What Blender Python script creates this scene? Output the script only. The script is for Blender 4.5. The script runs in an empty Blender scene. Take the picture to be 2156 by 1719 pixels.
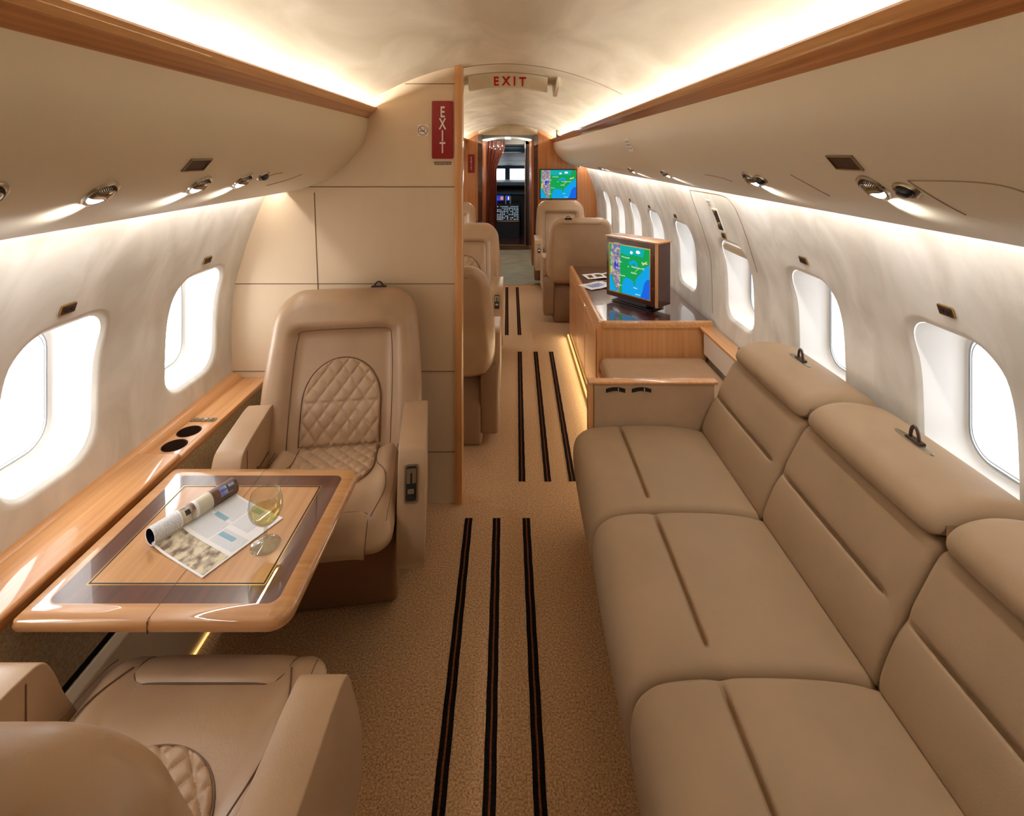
import bpy, bmesh, math, random
from mathutils import Vector, Matrix
random.seed(7)
SC = bpy.context.scene
COL = SC.collection
PI = math.pi
XC = -0.034            # cabin centre line
HC = 1.5               # eye height

# ------------------------------------------------------------------ materials
def lin(c):
    f = lambda v: v / 12.92 if v <= 0.04045 else ((v + 0.055) / 1.055) ** 2.4
    return tuple(f(v / 255.0) for v in c) + (1.0,)

def new_mat(name):
    m = bpy.data.materials.new(name); m.use_nodes = True
    nt = m.node_tree
    return m, nt, nt.nodes['Principled BSDF']

def add(nt, typ, **kw):
    n = nt.nodes.new(typ)
    for k, v in kw.items(): setattr(n, k, v)
    return n

def coords(nt, scale=(1, 1, 1)):
    tc = add(nt, 'ShaderNodeTexCoord'); mp = add(nt, 'ShaderNodeMapping')
    mp.inputs['Scale'].default_value = scale
    nt.links.new(tc.outputs['Object'], mp.inputs['Vector'])
    return mp.outputs['Vector']

def mat(name, c1, c2=None, scale=(8, 8, 8), detail=4, rough=0.5, spec=0.5, coat=0.0, coat_rough=0.03,
        metal=0.0, bump=0.0, bscale=200.0, sheen=0.0, lo=0.35, hi=0.65, emis=None, estr=1.0, dist=0.0):
    m, nt, p = new_mat(name)
    p.inputs['Base Color'].default_value = lin(c1)
    p.inputs['Roughness'].default_value = rough
    p.inputs['Specular IOR Level'].default_value = spec
    p.inputs['Metallic'].default_value = metal
    p.inputs['Coat Weight'].default_value = coat
    p.inputs['Coat Roughness'].default_value = coat_rough
    if coat >= 1.0: p.inputs['Coat IOR'].default_value = 1.7
    if sheen: p.inputs['Sheen Weight'].default_value = sheen
    if c2 is not None:
        v = coords(nt, scale)
        n = add(nt, 'ShaderNodeTexNoise'); n.inputs['Scale'].default_value = 1.0
        n.inputs['Detail'].default_value = detail; n.inputs['Distortion'].default_value = dist
        nt.links.new(v, n.inputs['Vector'])
        r = add(nt, 'ShaderNodeValToRGB')
        r.color_ramp.elements[0].position = lo; r.color_ramp.elements[0].color = lin(c1)
        r.color_ramp.elements[1].position = hi; r.color_ramp.elements[1].color = lin(c2)
        nt.links.new(n.outputs['Fac'], r.inputs['Fac'])
        nt.links.new(r.outputs['Color'], p.inputs['Base Color'])
    if bump:
        v2 = coords(nt, (bscale,) * 3)
        n2 = add(nt, 'ShaderNodeTexNoise'); n2.inputs['Scale'].default_value = 1.0; n2.inputs['Detail'].default_value = 2
        nt.links.new(v2, n2.inputs['Vector'])
        b = add(nt, 'ShaderNodeBump'); b.inputs['Strength'].default_value = bump; b.inputs['Distance'].default_value = 0.002
        nt.links.new(n2.outputs['Fac'], b.inputs['Height'])
        nt.links.new(b.outputs['Normal'], p.inputs['Normal'])
    if emis is not None:
        p.inputs['Emission Color'].default_value = lin(emis)
        p.inputs['Emission Strength'].default_value = estr
    return m

def glow(name, c, s):
    m = bpy.data.materials.new(name); m.use_nodes = True; nt = m.node_tree
    nt.nodes.remove(nt.nodes['Principled BSDF'])
    e = add(nt, 'ShaderNodeEmission'); e.inputs['Color'].default_value = lin(c); e.inputs['Strength'].default_value = s
    nt.links.new(e.outputs[0], nt.nodes['Material Output'].inputs['Surface'])
    return m

def glass(name, tint=(255, 255, 255), ior=1.45, rough=0.0):
    m, nt, p = new_mat(name)
    p.inputs['Base Color'].default_value = lin(tint)
    p.inputs['Transmission Weight'].default_value = 1.0
    p.inputs['Roughness'].default_value = rough
    p.inputs['IOR'].default_value = ior
    return m

def clear_glass(name, tint):
    m = bpy.data.materials.new(name); m.use_nodes = True; nt = m.node_tree
    nt.nodes.remove(nt.nodes['Principled BSDF'])
    t = add(nt, 'ShaderNodeBsdfTransparent'); t.inputs['Color'].default_value = lin(tint)
    g = add(nt, 'ShaderNodeBsdfGlossy'); g.inputs['Roughness'].default_value = 0.01
    lw = add(nt, 'ShaderNodeLayerWeight'); lw.inputs['Blend'].default_value = 0.5
    pw = add(nt, 'ShaderNodeMath', operation='POWER'); pw.inputs[1].default_value = 2.6
    fr = add(nt, 'ShaderNodeMath', operation='MULTIPLY_ADD'); fr.inputs[1].default_value = 0.75; fr.inputs[2].default_value = 0.07
    nt.links.new(lw.outputs['Facing'], pw.inputs[0]); nt.links.new(pw.outputs[0], fr.inputs[0])
    mx = add(nt, 'ShaderNodeMixShader')
    nt.links.new(fr.outputs[0], mx.inputs['Fac'])
    nt.links.new(t.outputs[0], mx.inputs[1]); nt.links.new(g.outputs[0], mx.inputs[2])
    nt.links.new(mx.outputs[0], nt.nodes['Material Output'].inputs['Surface'])
    return m

def thin_pane(name):
    m = bpy.data.materials.new(name); m.use_nodes = True; nt = m.node_tree
    nt.nodes.remove(nt.nodes['Principled BSDF'])
    t = add(nt, 'ShaderNodeBsdfTransparent'); g = add(nt, 'ShaderNodeBsdfGlossy'); g.inputs['Roughness'].default_value = 0.02
    mx = add(nt, 'ShaderNodeMixShader'); mx.inputs['Fac'].default_value = 0.06
    nt.links.new(t.outputs[0], mx.inputs[1]); nt.links.new(g.outputs[0], mx.inputs[2])
    nt.links.new(mx.outputs[0], nt.nodes['Material Output'].inputs['Surface'])
    return m

M = {}
M['headliner'] = mat('headliner', (224, 212, 188), (200, 187, 160), scale=(5, 2.2, 5), detail=6, rough=0.75, spec=0.2, dist=0.6)
M['sidewall'] = mat('sidewall', (226, 222, 214), (202, 197, 186), scale=(7, 7, 3.5), detail=6, rough=0.7, spec=0.25, dist=0.8)
M['overhead'] = mat('overhead', (210, 195, 168), rough=0.42, spec=0.4)
M['partition'] = mat('partition', (214, 192, 162), (207, 183, 152), scale=(3, 3, 1), rough=0.45, spec=0.4)
M['seam'] = mat('seam', (98, 72, 48), rough=0.8)
M['seam_light'] = mat('seam_light', (150, 128, 100), rough=0.8)
M['leather'] = mat('leather', (176, 146, 116), (167, 137, 108), scale=(6, 6, 6), rough=0.34, spec=0.45, bump=0.12, bscale=260)
M['leather_seam'] = mat('leather_seam', (104, 74, 54), rough=0.6)
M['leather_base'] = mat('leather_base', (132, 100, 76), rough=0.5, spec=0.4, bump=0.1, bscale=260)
M['sofa'] = mat('sofa', (158, 131, 102), (150, 124, 96), scale=(5, 5, 5), rough=0.6, spec=0.3, bump=0.25, bscale=420)
M['carpet'] = mat('carpet', (206, 168, 124), (140, 100, 66), scale=(190, 190, 190), detail=2, rough=0.95, spec=0.05, bump=0.9, bscale=330, lo=0.3, hi=0.7, sheen=0.2)
M['stripe_black'] = mat('stripe_black', (28, 22, 20), (14, 11, 10), scale=(200, 200, 200), rough=0.95, spec=0.05, bump=0.6, bscale=330)
M['stripe_rust'] = mat('stripe_rust', (120, 66, 36), (90, 48, 26), scale=(200, 200, 200), rough=0.95, spec=0.05)
M['oak'] = mat('oak', (214, 158, 102), (188, 128, 76), scale=(75, 2.0, 75), detail=5, rough=0.4, coat=0.7, lo=0.3, hi=0.75)
M['oak_table'] = mat('oak_table', (198, 146, 94), (176, 124, 76), scale=(70, 2.5, 70), detail=5, rough=0.35, coat=1.0, coat_rough=0.0, lo=0.3, hi=0.75)
M['oak_x'] = mat('oak_x', (202, 150, 98), (178, 124, 76), scale=(2.5, 90, 90), detail=5, rough=0.35, coat=1.0, coat_rough=0.0, lo=0.3, hi=0.75)
M['oak_v'] = mat('oak_v', (212, 156, 100), (190, 130, 78), scale=(55, 55, 2.0), detail=5, rough=0.4, coat=0.6, lo=0.3, hi=0.75)
M['trim_wood'] = mat('trim_wood', (190, 128, 76), (142, 84, 44), scale=(160, 1.2, 160), detail=8, rough=0.35, coat=0.9, lo=0.3, hi=0.72)
M['bulkhead_wood'] = mat('bulkhead_wood', (200, 132, 74), (172, 104, 54), scale=(40, 40, 1.8), detail=5, rough=0.35, coat=0.8, lo=0.3, hi=0.75)
M['trim_light'] = mat('trim_light', (222, 168, 108), (200, 142, 84), scale=(90, 1.6, 90), detail=6, rough=0.35, coat=0.9, lo=0.3, hi=0.72)
M['mahogany'] = mat('mahogany', (92, 44, 30), (66, 28, 20), scale=(60, 3, 60), detail=5, rough=0.3, coat=1.0, coat_rough=0.0)
M['dark_gloss'] = mat('dark_gloss', (80, 32, 23), (56, 20, 14), scale=(60, 3, 60), detail=5, rough=0.25, coat=1.0, coat_rough=0.01)
M['black'] = mat('black', (14, 12, 12), rough=0.4)
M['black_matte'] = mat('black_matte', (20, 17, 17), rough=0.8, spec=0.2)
M['brown_dark'] = mat('brown_dark', (60, 36, 24), rough=0.5)
M['white_plastic'] = mat('white_plastic', (238, 236, 232), rough=0.4)
M['gasket'] = mat('gasket', (150, 152, 155), rough=0.6)
M['chrome'] = mat('chrome', (200, 196, 188), rough=0.18, metal=1.0)
M['nickel'] = mat('nickel', (165, 152, 130), rough=0.3, metal=1.0)
M['brass'] = mat('brass', (205, 165, 95), rough=0.28, metal=1.0)
M['panel_fabric'] = mat('panel_fabric', (206, 190, 162), (174, 157, 128), scale=(180, 180, 180), detail=2, rough=0.95, spec=0.05, bump=0.5, bscale=260)
M['red_sign'] = mat('red_sign', (136, 10, 18), rough=0.35)
M['red_letter'] = mat('red_letter', (176, 12, 20), rough=0.4)
M['sign_white'] = mat('sign_white', (228, 222, 208), rough=0.5)
M['sign_text'] = mat('sign_text', (58, 48, 36), rough=0.6)
M['paper'] = mat('paper', (236, 236, 238), rough=0.35, spec=0.4)
M['paper_blue'] = mat('paper_blue', (130, 172, 196), rough=0.35)
M['paper_text'] = mat('paper_text', (196, 202, 210), (228, 230, 234), scale=(500, 900, 10), detail=1, rough=0.35, lo=0.45, hi=0.55)
M['paper_photo'] = mat('paper_photo', (212, 202, 172), (112, 88, 76), scale=(40, 34, 10), detail=4, rough=0.3, lo=0.42, hi=0.62)
M['paper_photo2'] = mat('paper_photo2', (110, 76, 54), (70, 44, 32), scale=(30, 30, 30), detail=3, rough=0.3)
M['paper_sky'] = mat('paper_sky', (96, 110, 196), (150, 178, 214), scale=(60, 60, 60), rough=0.3)
M['paper_cream'] = mat('paper_cream', (206, 200, 178), rough=0.35)
M['paper_dark'] = mat('paper_dark', (24, 30, 46), rough=0.3)
M['galley_floor'] = mat('galley_floor', (146, 144, 122), (124, 124, 104), scale=(6, 6, 6), rough=0.35)
M['cockpit_grey'] = mat('cockpit_grey', (150, 158, 154), rough=0.7)
M['cockpit_dark'] = mat('cockpit_dark', (24, 28, 36), rough=0.6)
M['cockpit_blue'] = mat('cockpit_blue', (60, 84, 104), rough=0.6)
M['lamp_lens'] = glow('lamp_lens', (246, 248, 255), 8.0)
M['led_warm'] = glow('led_warm', (255, 210, 125), 1.1)
M['pane'] = thin_pane('pane')
M['crystal'] = clear_glass('crystal', (240, 244, 243))
M['wine'] = clear_glass('wine', (250, 238, 192))
M['scr_green'] = glow('scr_green', (22, 150, 74), 1.0)
M['scr_teal'] = glow('scr_teal', (20, 160, 160), 1.0)
M['scr_ocean'] = glow('scr_ocean', (20, 150, 212), 1.0)
mb = M['scr_brown_'] = bpy.data.materials.new('scr_brown'); mb.use_nodes = True; nt_ = mb.node_tree; nt_.nodes.remove(nt_.nodes['Principled BSDF'])
e_ = add(nt_, 'ShaderNodeEmission'); n_ = add(nt_, 'ShaderNodeTexNoise'); n_.inputs['Scale'].default_value = 55; r_ = add(nt_, 'ShaderNodeValToRGB')
for p_, c_ in ((.36, (86, 110, 170)), (.5, (150, 122, 120)), (.64, (176, 168, 150))):
    el = r_.color_ramp.elements.new(p_); el.color = lin(c_)
nt_.links.new(coords(nt_), n_.inputs['Vector']); nt_.links.new(n_.outputs['Fac'], r_.inputs['Fac']); nt_.links.new(r_.outputs[0], e_.inputs['Color'])
nt_.links.new(e_.outputs[0], nt_.nodes['Material Output'].inputs['Surface'])
M['scr_deep'] = glow('scr_deep', (28, 92, 208), 1.0)
M['scr_brown'] = M.pop('scr_brown_')
M['scr_white'] = glow('scr_white', (236, 240, 250), 1.0)
M['scr_yellow'] = glow('scr_yellow', (214, 190, 60), 1.0)
M['scr_blue'] = glow('scr_blue', (36, 60, 170), 1.0)
M['scr_violet'] = glow('scr_violet', (70, 70, 160), 1.0)
M['scr_orange'] = glow('scr_orange', (214, 130, 84), 1.0)
M['btn_white'] = glow('btn_white', (176, 196, 210), 0.8)

# ------------------------------------------------------------------ mesh helpers
class MB:
    def __init__(s):
        s.bm = bmesh.new()
    def v(s, p): return s.bm.verts.new(p)
    def f(s, vs, m=0):
        try:
            fc = s.bm.faces.new(vs); fc.material_index = m; return fc
        except ValueError:
            return None
    def prism(s, pts, axis, a0, a1, m=0):
        def P(p, a):
            if axis == 'x': return (a, p[0], p[1])
            if axis == 'y': return (p[0], a, p[1])
            return (p[0], p[1], a)
        A = [s.v(P(p, a0)) for p in pts]; B = [s.v(P(p, a1)) for p in pts]
        n = len(pts)
        for i in range(n): s.f((A[i], A[(i + 1) % n], B[(i + 1) % n], B[i]), m)
        s.f(A[::-1], m); s.f(B, m)
    def box(s, x0, x1, y0, y1, z0, z1, m=0):
        s.prism([(x0, y0), (x1, y0), (x1, y1), (x0, y1)], 'z', z0, z1, m)
    def grid(s, rows, m=0, closed_u=False, closed_v=False, fn=None):
        V = [[s.v(p) for p in r] for r in rows]
        nr, nc = len(V), len(V[0])
        for i in range(nr if closed_v else nr - 1):
            for j in range(nc if closed_u else nc - 1):
                a, b = V[i][j], V[i][(j + 1) % nc]
                c, d = V[(i + 1) % nr][(j + 1) % nc], V[(i + 1) % nr][j]
                s.f((a, b, c, d), fn(i, j) if fn else m)
        return V
    def tube(s, pts, r, n=8, closed=False, m=0, cap=True):
        pts = [Vector(p) for p in pts]; k = len(pts); rows = []
        prev = None
        for i, p in enumerate(pts):
            a = pts[(i - 1) % k] if (closed or i > 0) else p
            b = pts[(i + 1) % k] if (closed or i < k - 1) else p
            t = (b - a).normalized()
            if prev is None:
                up = Vector((0, 0, 1)) if abs(t.z) < 0.9 else Vector((1, 0, 0))
                u = t.cross(up).normalized()
            else:
                u = (prev - t * prev.dot(t)).normalized()
            prev = u; w = t.cross(u)
            rows.append([p + (u * math.cos(2 * PI * j / n) + w * math.sin(2 * PI * j / n)) * r for j in range(n)])
        V = s.grid(rows, m, closed_u=True, closed_v=closed)
        if cap and not closed:
            s.f(V[0][::-1], m); s.f(V[-1], m)
    def lathe(s, prof, n=32, c=(0, 0, 0), m=0, cap=True):
        rows = [[(c[0] + r * math.cos(2 * PI * j / n), c[1] + r * math.sin(2 * PI * j / n), c[2] + z) for j in range(n)] for r, z in prof]
        V = s.grid(rows, m, closed_u=True)
        if prof[0][0] > 1e-5 and cap: s.f(V[0][::-1], m)
        if prof[-1][0] > 1e-5 and cap: s.f(V[-1], m)
    def bevel(s, w, seg=3, ang=35):
        bmesh.ops.remove_doubles(s.bm, verts=s.bm.verts, dist=1e-6)
        s.bm.normal_update()
        es = [e for e in s.bm.edges if len(e.link_faces) == 2 and e.calc_face_angle(0) > math.radians(ang)]
        bmesh.ops.bevel(s.bm, geom=es, offset=w, segments=seg, profile=0.5, affect='EDGES', clamp_overlap=True)
        return s
    def xf(s, mtx):
        bmesh.ops.transform(s.bm, matrix=mtx, verts=s.bm.verts); return s
    def build(s, name, mats, parent=None, smooth=True, ang=42, recalc=True, merge=True):
        if merge: bmesh.ops.remove_doubles(s.bm, verts=s.bm.verts, dist=1e-6)
        if recalc: bmesh.ops.recalc_face_normals(s.bm, faces=s.bm.faces)
        me = bpy.data.meshes.new(name); s.bm.to_mesh(me); s.bm.free()
        for mm in (mats if isinstance(mats, (list, tuple)) else [mats]): me.materials.append(M[mm] if isinstance(mm, str) else mm)
        if smooth and len(me.polygons):
            me.polygons.foreach_set('use_smooth', [True] * len(me.polygons))
            me.set_sharp_from_angle(angle=math.radians(ang))
        o = bpy.data.objects.new(name, me); COL.objects.link(o)
        if parent is not None: o.parent = parent
        return o

def tag(o, label=None, cat=None, group=None, kind=None):
    if label: o['label'] = label
    if cat: o['category'] = cat
    if group: o['group'] = group
    if kind: o['kind'] = kind
    return o

def thing(name, label, cat, loc=(0, 0, 0), rz=0.0, group=None):
    o = bpy.data.objects.new(name, None); COL.objects.link(o)
    o.location = loc; o.rotation_euler = (0, 0, rz); o.empty_display_size = 0.1
    return tag(o, label, cat, group, 'thing')

def struct(o, label=None):
    o['kind'] = 'structure'
    if label: o['label'] = label
    return o

def kids(o): return [c for c in bpy.data.objects if c.parent == o]
def copy_tree(o, parent=None):
    c = o.copy(); COL.objects.link(c)
    if parent is not None: c.parent = parent
    for ch in kids(o): copy_tree(ch, c)
    return c

def sstep(a, b, x):
    t = min(1.0, max(0.0, (x - a) / (b - a))); return t * t * (3 - 2 * t)

def spline(pts, n=6, closed=False):
    """Catmull-Rom through 2-D/3-D points."""
    k = len(pts); out = []
    for i in range(k if closed else k - 1):
        p0 = pts[(i - 1) % k] if (closed or i > 0) else pts[i]
        p1 = pts[i]; p2 = pts[(i + 1) % k]
        p3 = pts[(i + 2) % k] if (closed or i + 2 < k) else p2
        for j in range(n):
            t = j / n
            out.append(tuple(0.5 * (2 * b + (c - a) * t + (2 * a - 5 * b + 4 * c - d) * t * t + (3 * b - 3 * c + d - a) * t ** 3)
                             for a, b, c, d in zip(p0, p1, p2, p3)))
    if not closed: out.append(tuple(pts[-1]))
    return out

def spacing(n, lo=0.0, hi=1.0, dense=0.75):
    """n+1 samples, denser at both ends."""
    r = []
    for i in range(n + 1):
        t = i / n; c = 0.5 - 0.5 * math.cos(PI * t)
        r.append(lo + (hi - lo) * (t * (1 - dense) + c * dense))
    return r

def pad(b, w, a0, a1, rc, front, back, to, nu=44, nv=44, er=0.04, rc0=0.0, m=0):
    """A stuffed pad: width 2*w(a) across, a0..a1 along, front()/back() depths, all edges rolled with radius er."""
    rows = []
    for a in spacing(nv, a0, a1):
        W = w(a); d1 = a1 - a; d0 = a - a0; hw = W
        if rc and d1 < rc: hw -= rc - math.sqrt(max(0, rc * rc - (rc - d1) ** 2))
        if rc0 and d0 < rc0: hw -= rc0 - math.sqrt(max(0, rc0 * rc0 - (rc0 - d0) ** 2))
        f, g = [], []
        for s_ in spacing(nu, -1.0, 1.0):
            x = hw * s_; ex = W - abs(x)
            if rc and d1 < rc and ex < rc: e = rc - math.hypot(rc - d1, rc - ex)
            elif rc0 and d0 < rc0 and ex < rc0: e = rc0 - math.hypot(rc0 - d0, rc0 - ex)
            else: e = min(ex, d1, d0)
            e = max(0.0, e)
            q = math.sqrt(max(0.0, 1 - (1 - min(e / er, 1.0)) ** 2))
            yf, yb = front(x, a), back(x, a); ym = 0.5 * (yf + yb)
            f.append(to(x, a, ym + (yf - ym) * q)); g.append(to(x, a, ym + (yb - ym) * q))
        rows.append((f, g))
    b.grid([r[0] for r in rows], m); b.grid([r[1] for r in rows], m)

def quilt(b, hw, a0, a1, top, to, n=84, pitch=0.052, rise=0.064, amp=0.007, seam=None, arch=0.9, m=0, seam_m=1, lift=0.004):
    """Arched diamond-quilted insert lying on the surface top(x, a)."""
    h = hw * arch
    def width(a):
        d = a1 - a
        return hw if d >= h else hw * math.sqrt(max(0.0, 1 - ((h - d) / h) ** 2))
    rows = []
    for i in range(n + 1):
        a = a0 + (a1 - a0) * math.sin(0.5 * PI * i / n); a = min(a, a1 - 1e-4)
        W = width(a); r = []
        for j in range(n + 1):
            x = W * (-1 + 2 * j / n)
            e = min(W - abs(x), (a1 - a) * 1.0, a - a0)
            q = math.sqrt(max(0.0, 1 - (1 - min(max(e, 0) / 0.012, 1.0)) ** 2))
            u, v_ = x / pitch + a / rise, x / pitch - a / rise
            gu = min(u - math.floor(u), 1 - (u - math.floor(u))); gv = min(v_ - math.floor(v_), 1 - (v_ - math.floor(v_)))
            pf = (1 - math.exp(-gu / 0.10)) * (1 - math.exp(-gv / 0.10))
            if seam is not None: pf *= 1 - math.exp(-abs(a - seam) / 0.005)
            r.append(to(x, a, top(x, a) - 0.003 + (lift + 0.003 + amp * pf) * q))
        rows.append(r)
    b.grid(rows, m)
    edge = []
    for i in range(41):
        a = a0 + (a1 - a0) * math.sin(0.5 * PI * i / 40); a = min(a, a1 - 1e-4)
        edge.append((width(a), a))
    path = [(-w_, a) for w_, a in edge] + [(w_, a) for w_, a in edge[::-1]]
    b.tube([to(x, a, top(x, a) + 0.0015) for x, a in path], 0.0028, 6, m=seam_m)

def text_mesh(body, size, extrude=0.0005, align='CENTER', bold=0.0):
    cu = bpy.data.curves.new('txt', 'FONT'); cu.body = body; cu.size = size; cu.extrude = extrude
    cu.offset = bold; cu.align_x = align; cu.align_y = 'CENTER'
    o = bpy.data.objects.new('txt', cu); COL.objects.link(o)
    dg = bpy.context.evaluated_depsgraph_get()
    me = bpy.data.meshes.new_from_object(o.evaluated_get(dg), depsgraph=dg)
    bpy.data.objects.remove(o); bpy.data.curves.remove(cu)
    return me

def add_text(b, body, size, mtx, m=0, extrude=0.0005, align='CENTER', bold=0.0):
    me = text_mesh(body, size, extrude, align, bold); me.transform(mtx)
    n0 = len(b.bm.faces); b.bm.from_mesh(me); b.bm.faces.ensure_lookup_table()
    for fc in b.bm.faces[n0:]: fc.material_index = m
    bpy.data.meshes.remove(me)

def frame_mtx(origin, right, up):
    r = Vector(right).normalized(); u = Vector(up); u = (u - r * u.dot(r)).normalized(); n = r.cross(u)
    mt = Matrix.Identity(4)
    for i in range(3): mt[i][0], mt[i][1], mt[i][2], mt[i][3] = r[i], u[i], n[i], origin[i]
    return mt

def rrect(x0, x1, y0, y1, r, n=6, rl=None):
    out = []; rl = r if rl is None else rl
    for cx, cy, a, r in ((x1 - r, y0 + r, -90, r), (x1 - r, y1 - r, 0, r), (x0 + rl, y1 - rl, 90, rl), (x0 + rl, y0 + rl, 180, rl)):
        for i in range(n + 1):
            t = math.radians(a + 90 * i / n); out.append((cx + r * math.cos(t), cy + r * math.sin(t)))
    return out

# ------------------------------------------------------------------ cabin cross-section
Y0, Y1 = -1.7, 6.9
PSU = spline([(.586, 1.654), (.598, 1.571), (.646, 1.49), (.736, 1.405), (.856, 1.354), (.93, 1.338)], 6)
WALL = spline([(.985, 1.405), (1.036, 1.30), (1.09, 1.16), (1.126, 1.05), (1.16, .93), (1.170, .80), (1.171, .65), (1.160, .50), (1.115, .30), (1.05, 0.0)], 8)
def wall_x(z):
    for (x0, z0), (x1, z1) in zip(WALL, WALL[1:]):
        if z1 <= z <= z0: return x0 + (x1 - x0) * (z0 - z) / (z0 - z1)
    return WALL[0][0] if z > WALL[0][1] else WALL[-1][0]
def ceil_z(x):
    a = abs(x)
    return 1.9 - 0.5 * a * a
CEIL = [(x, ceil_z(x)) for x in [i * .04 for i in range(0, 14)]] + [(.58, 1.738), (.64, 1.706), (.70, 1.672), (.78, 1.62), (.90, 1.53), (.985, 1.44), (.985, 1.405)]

# ceiling
b = MB()
prof = [(XC - x, z) for x, z in CEIL[::-1]] + [(XC + x, z) for x, z in CEIL[1:]]
b.grid([[(x, y, z) for x, z in prof] for y in (Y0, .5, 1.5, 2.24, 4.5, Y1)])
arc = [(XC + x * s, 2.262, ceil_z(x) - .0005) for s, xs in ((-1, [i * .04 for i in range(13, 0, -1)]), (1, [i * .04 for i in range(0, 14)])) for x in xs]
b.tube(arc, .0022, 5, m=1)
struct(b.build('ceiling', ['headliner', 'seam_light'], recalc=False), 'arched cream mottled ceiling lining between the wooden cove trims')

# carpet floor with inlaid stripes
b = MB()
b.box(-1.3, 1.25, Y0, 5.89, -.05, 0)
def stripes(pts0, pts1, y0, y1):
    for x0, x1 in zip(pts0, pts1):
        for o0, o1, mm in ((-.0155, -.0025, 1), (-.0025, .0025, 2), (.0025, .0155, 1)):
            n = 40
            wob = lambda i: .0006 * math.sin(i * 2.1 + x0 * 90)
            rows = [[(x0 + (x1 - x0) * i / n + o0 + wob(i), y0 + (y1 - y0) * i / n, .0012), (x0 + (x1 - x0) * i / n + o1 + wob(i), y0 + (y1 - y0) * i / n, .0012)] for i in range(n + 1)]
            b.grid(rows, mm)
stripes((-.158, -.042, .072), (-.178, -.063, .058), .30, 2.113)
stripes((.046, .164, .277), (.059, .179, .297), 2.349, 3.894)
stripes((-.165, -.043, .062), (-.172, -.058, .058), 4.25, 5.78)
struct(b.build('floor', ['carpet', 'stripe_black', 'stripe_rust'], recalc=False), 'tan carpet aisle with sets of three dark double stripes')
b = MB(); b.box(-1.3, 1.25, 5.89, 8.1, -.05, -.002)
b.box(-.6, .6, 5.875, 5.905, -.002, .002, 1)
struct(b.build('floor_galley', ['galley_floor', 'brass']), 'grey green vestibule floor beyond the carpet')

# windows: centre y per side
WZ0, WZ1 = .636, 1.066
WR = [(.66, .30), (1.297, .295), (1.906, .315), (2.575, .335), (3.335, .36), (3.99, .36), (4.66, .36), (5.33, .36), (6.05, .36)]
WL = [(.75, .29), (1.347, .298), (1.938, .315), (2.9, .33), (3.6, .33), (4.3, .33), (5.0, .33), (5.7, .33)]
CZ0, CZ1 = .59, 1.11
NS = 16
zs_mid = [CZ0 + (CZ1 - CZ0) * i / NS for i in range(NS + 1)]
zs_top = [z for _, z in WALL if z > CZ1 + .005] + [CZ1]
zs_bot = [CZ0] + [z for _, z in WALL if z < CZ0 - .005]

def opening(yc, w, zc, h, r, n_list):
    out = []
    for (y, z) in n_list:
        dy, dz = y - yc, z - zc
        lo, hi = 0.0, 1.0
        for _ in range(30):
            t = .5 * (lo + hi)
            px, pz = abs(dy * t) - (w / 2 - r), abs(dz * t) - (h / 2 - r)
            d = math.hypot(max(px, 0), max(pz, 0)) + min(max(px, pz), 0) - r
            if d > 0: hi = t
            else: lo = t
        out.append((yc + dy * t, zc + dz * t))
    return out

def ring_pts(y0, y1):
    ys = [y0 + (y1 - y0) * i / NS for i in range(NS + 1)]
    return [(y, CZ0) for y in ys[:-1]] + [(y1, z) for z in zs_mid[:-1]] + [(y, CZ1) for y in ys[:0:-1]] + [(y0, z) for z in zs_mid[:0:-1]]

def make_wall(side, wins, name, label):
    s = -1 if side == 'left' else 1
    P = lambda y, z: (XC + s * wall_x(z), y, z)
    b = MB()
    cells = []
    cuts = sorted({Y0, Y1} | {round(c - w / 2 - .045, 4) for c, w in wins} | {round(c + w / 2 + .045, 4) for c, w in wins})
    for z_a, z_b in list(zip(zs_top, zs_top[1:])) + list(zip(zs_bot, zs_bot[1:])):
        b.grid([[P(y, z_a) for y in cuts], [P(y, z_b) for y in cuts]])
    for y0, y1 in zip(cuts, cuts[1:]):
        win = [c for c in wins if y0 < c[0] < y1]
        if win:
            c, w = win[0]
            R = ring_pts(y0, y1); O = opening(c, w, (WZ0 + WZ1) / 2, WZ1 - WZ0, .086, R)
            rows = []
            for t in (0, .3, .6, .85, 1.0):
                rows.append([P(a[0] + (o[0] - a[0]) * t, a[1] + (o[1] - a[1]) * t) for a, o in zip(R, O)])
            # soft lip rolling into the reveal
            lip = []
            for d, k in ((.006, .012), (.012, .03)):
                cy, cz = c, (WZ0 + WZ1) / 2
                lip.append([(XC + s * (wall_x(o[1]) + k * .5), cy + (o[0] - cy) * (1 - d / .16), cz + (o[1] - cz) * (1 - d / .2)) for o in O])
            b.grid(rows + lip, closed_u=True)
        else:
            b.grid([[P(y, z) for y in (y0, y1)] for z in zs_mid])
    return struct(b.build(name, ['sidewall'], ang=60), label)

make_wall('left', WL, 'wall_left', 'curved cream sidewall with windows on the left of the cabin')
make_wall('right', WR, 'wall_right', 'curved cream sidewall with windows on the right of the cabin')

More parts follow.
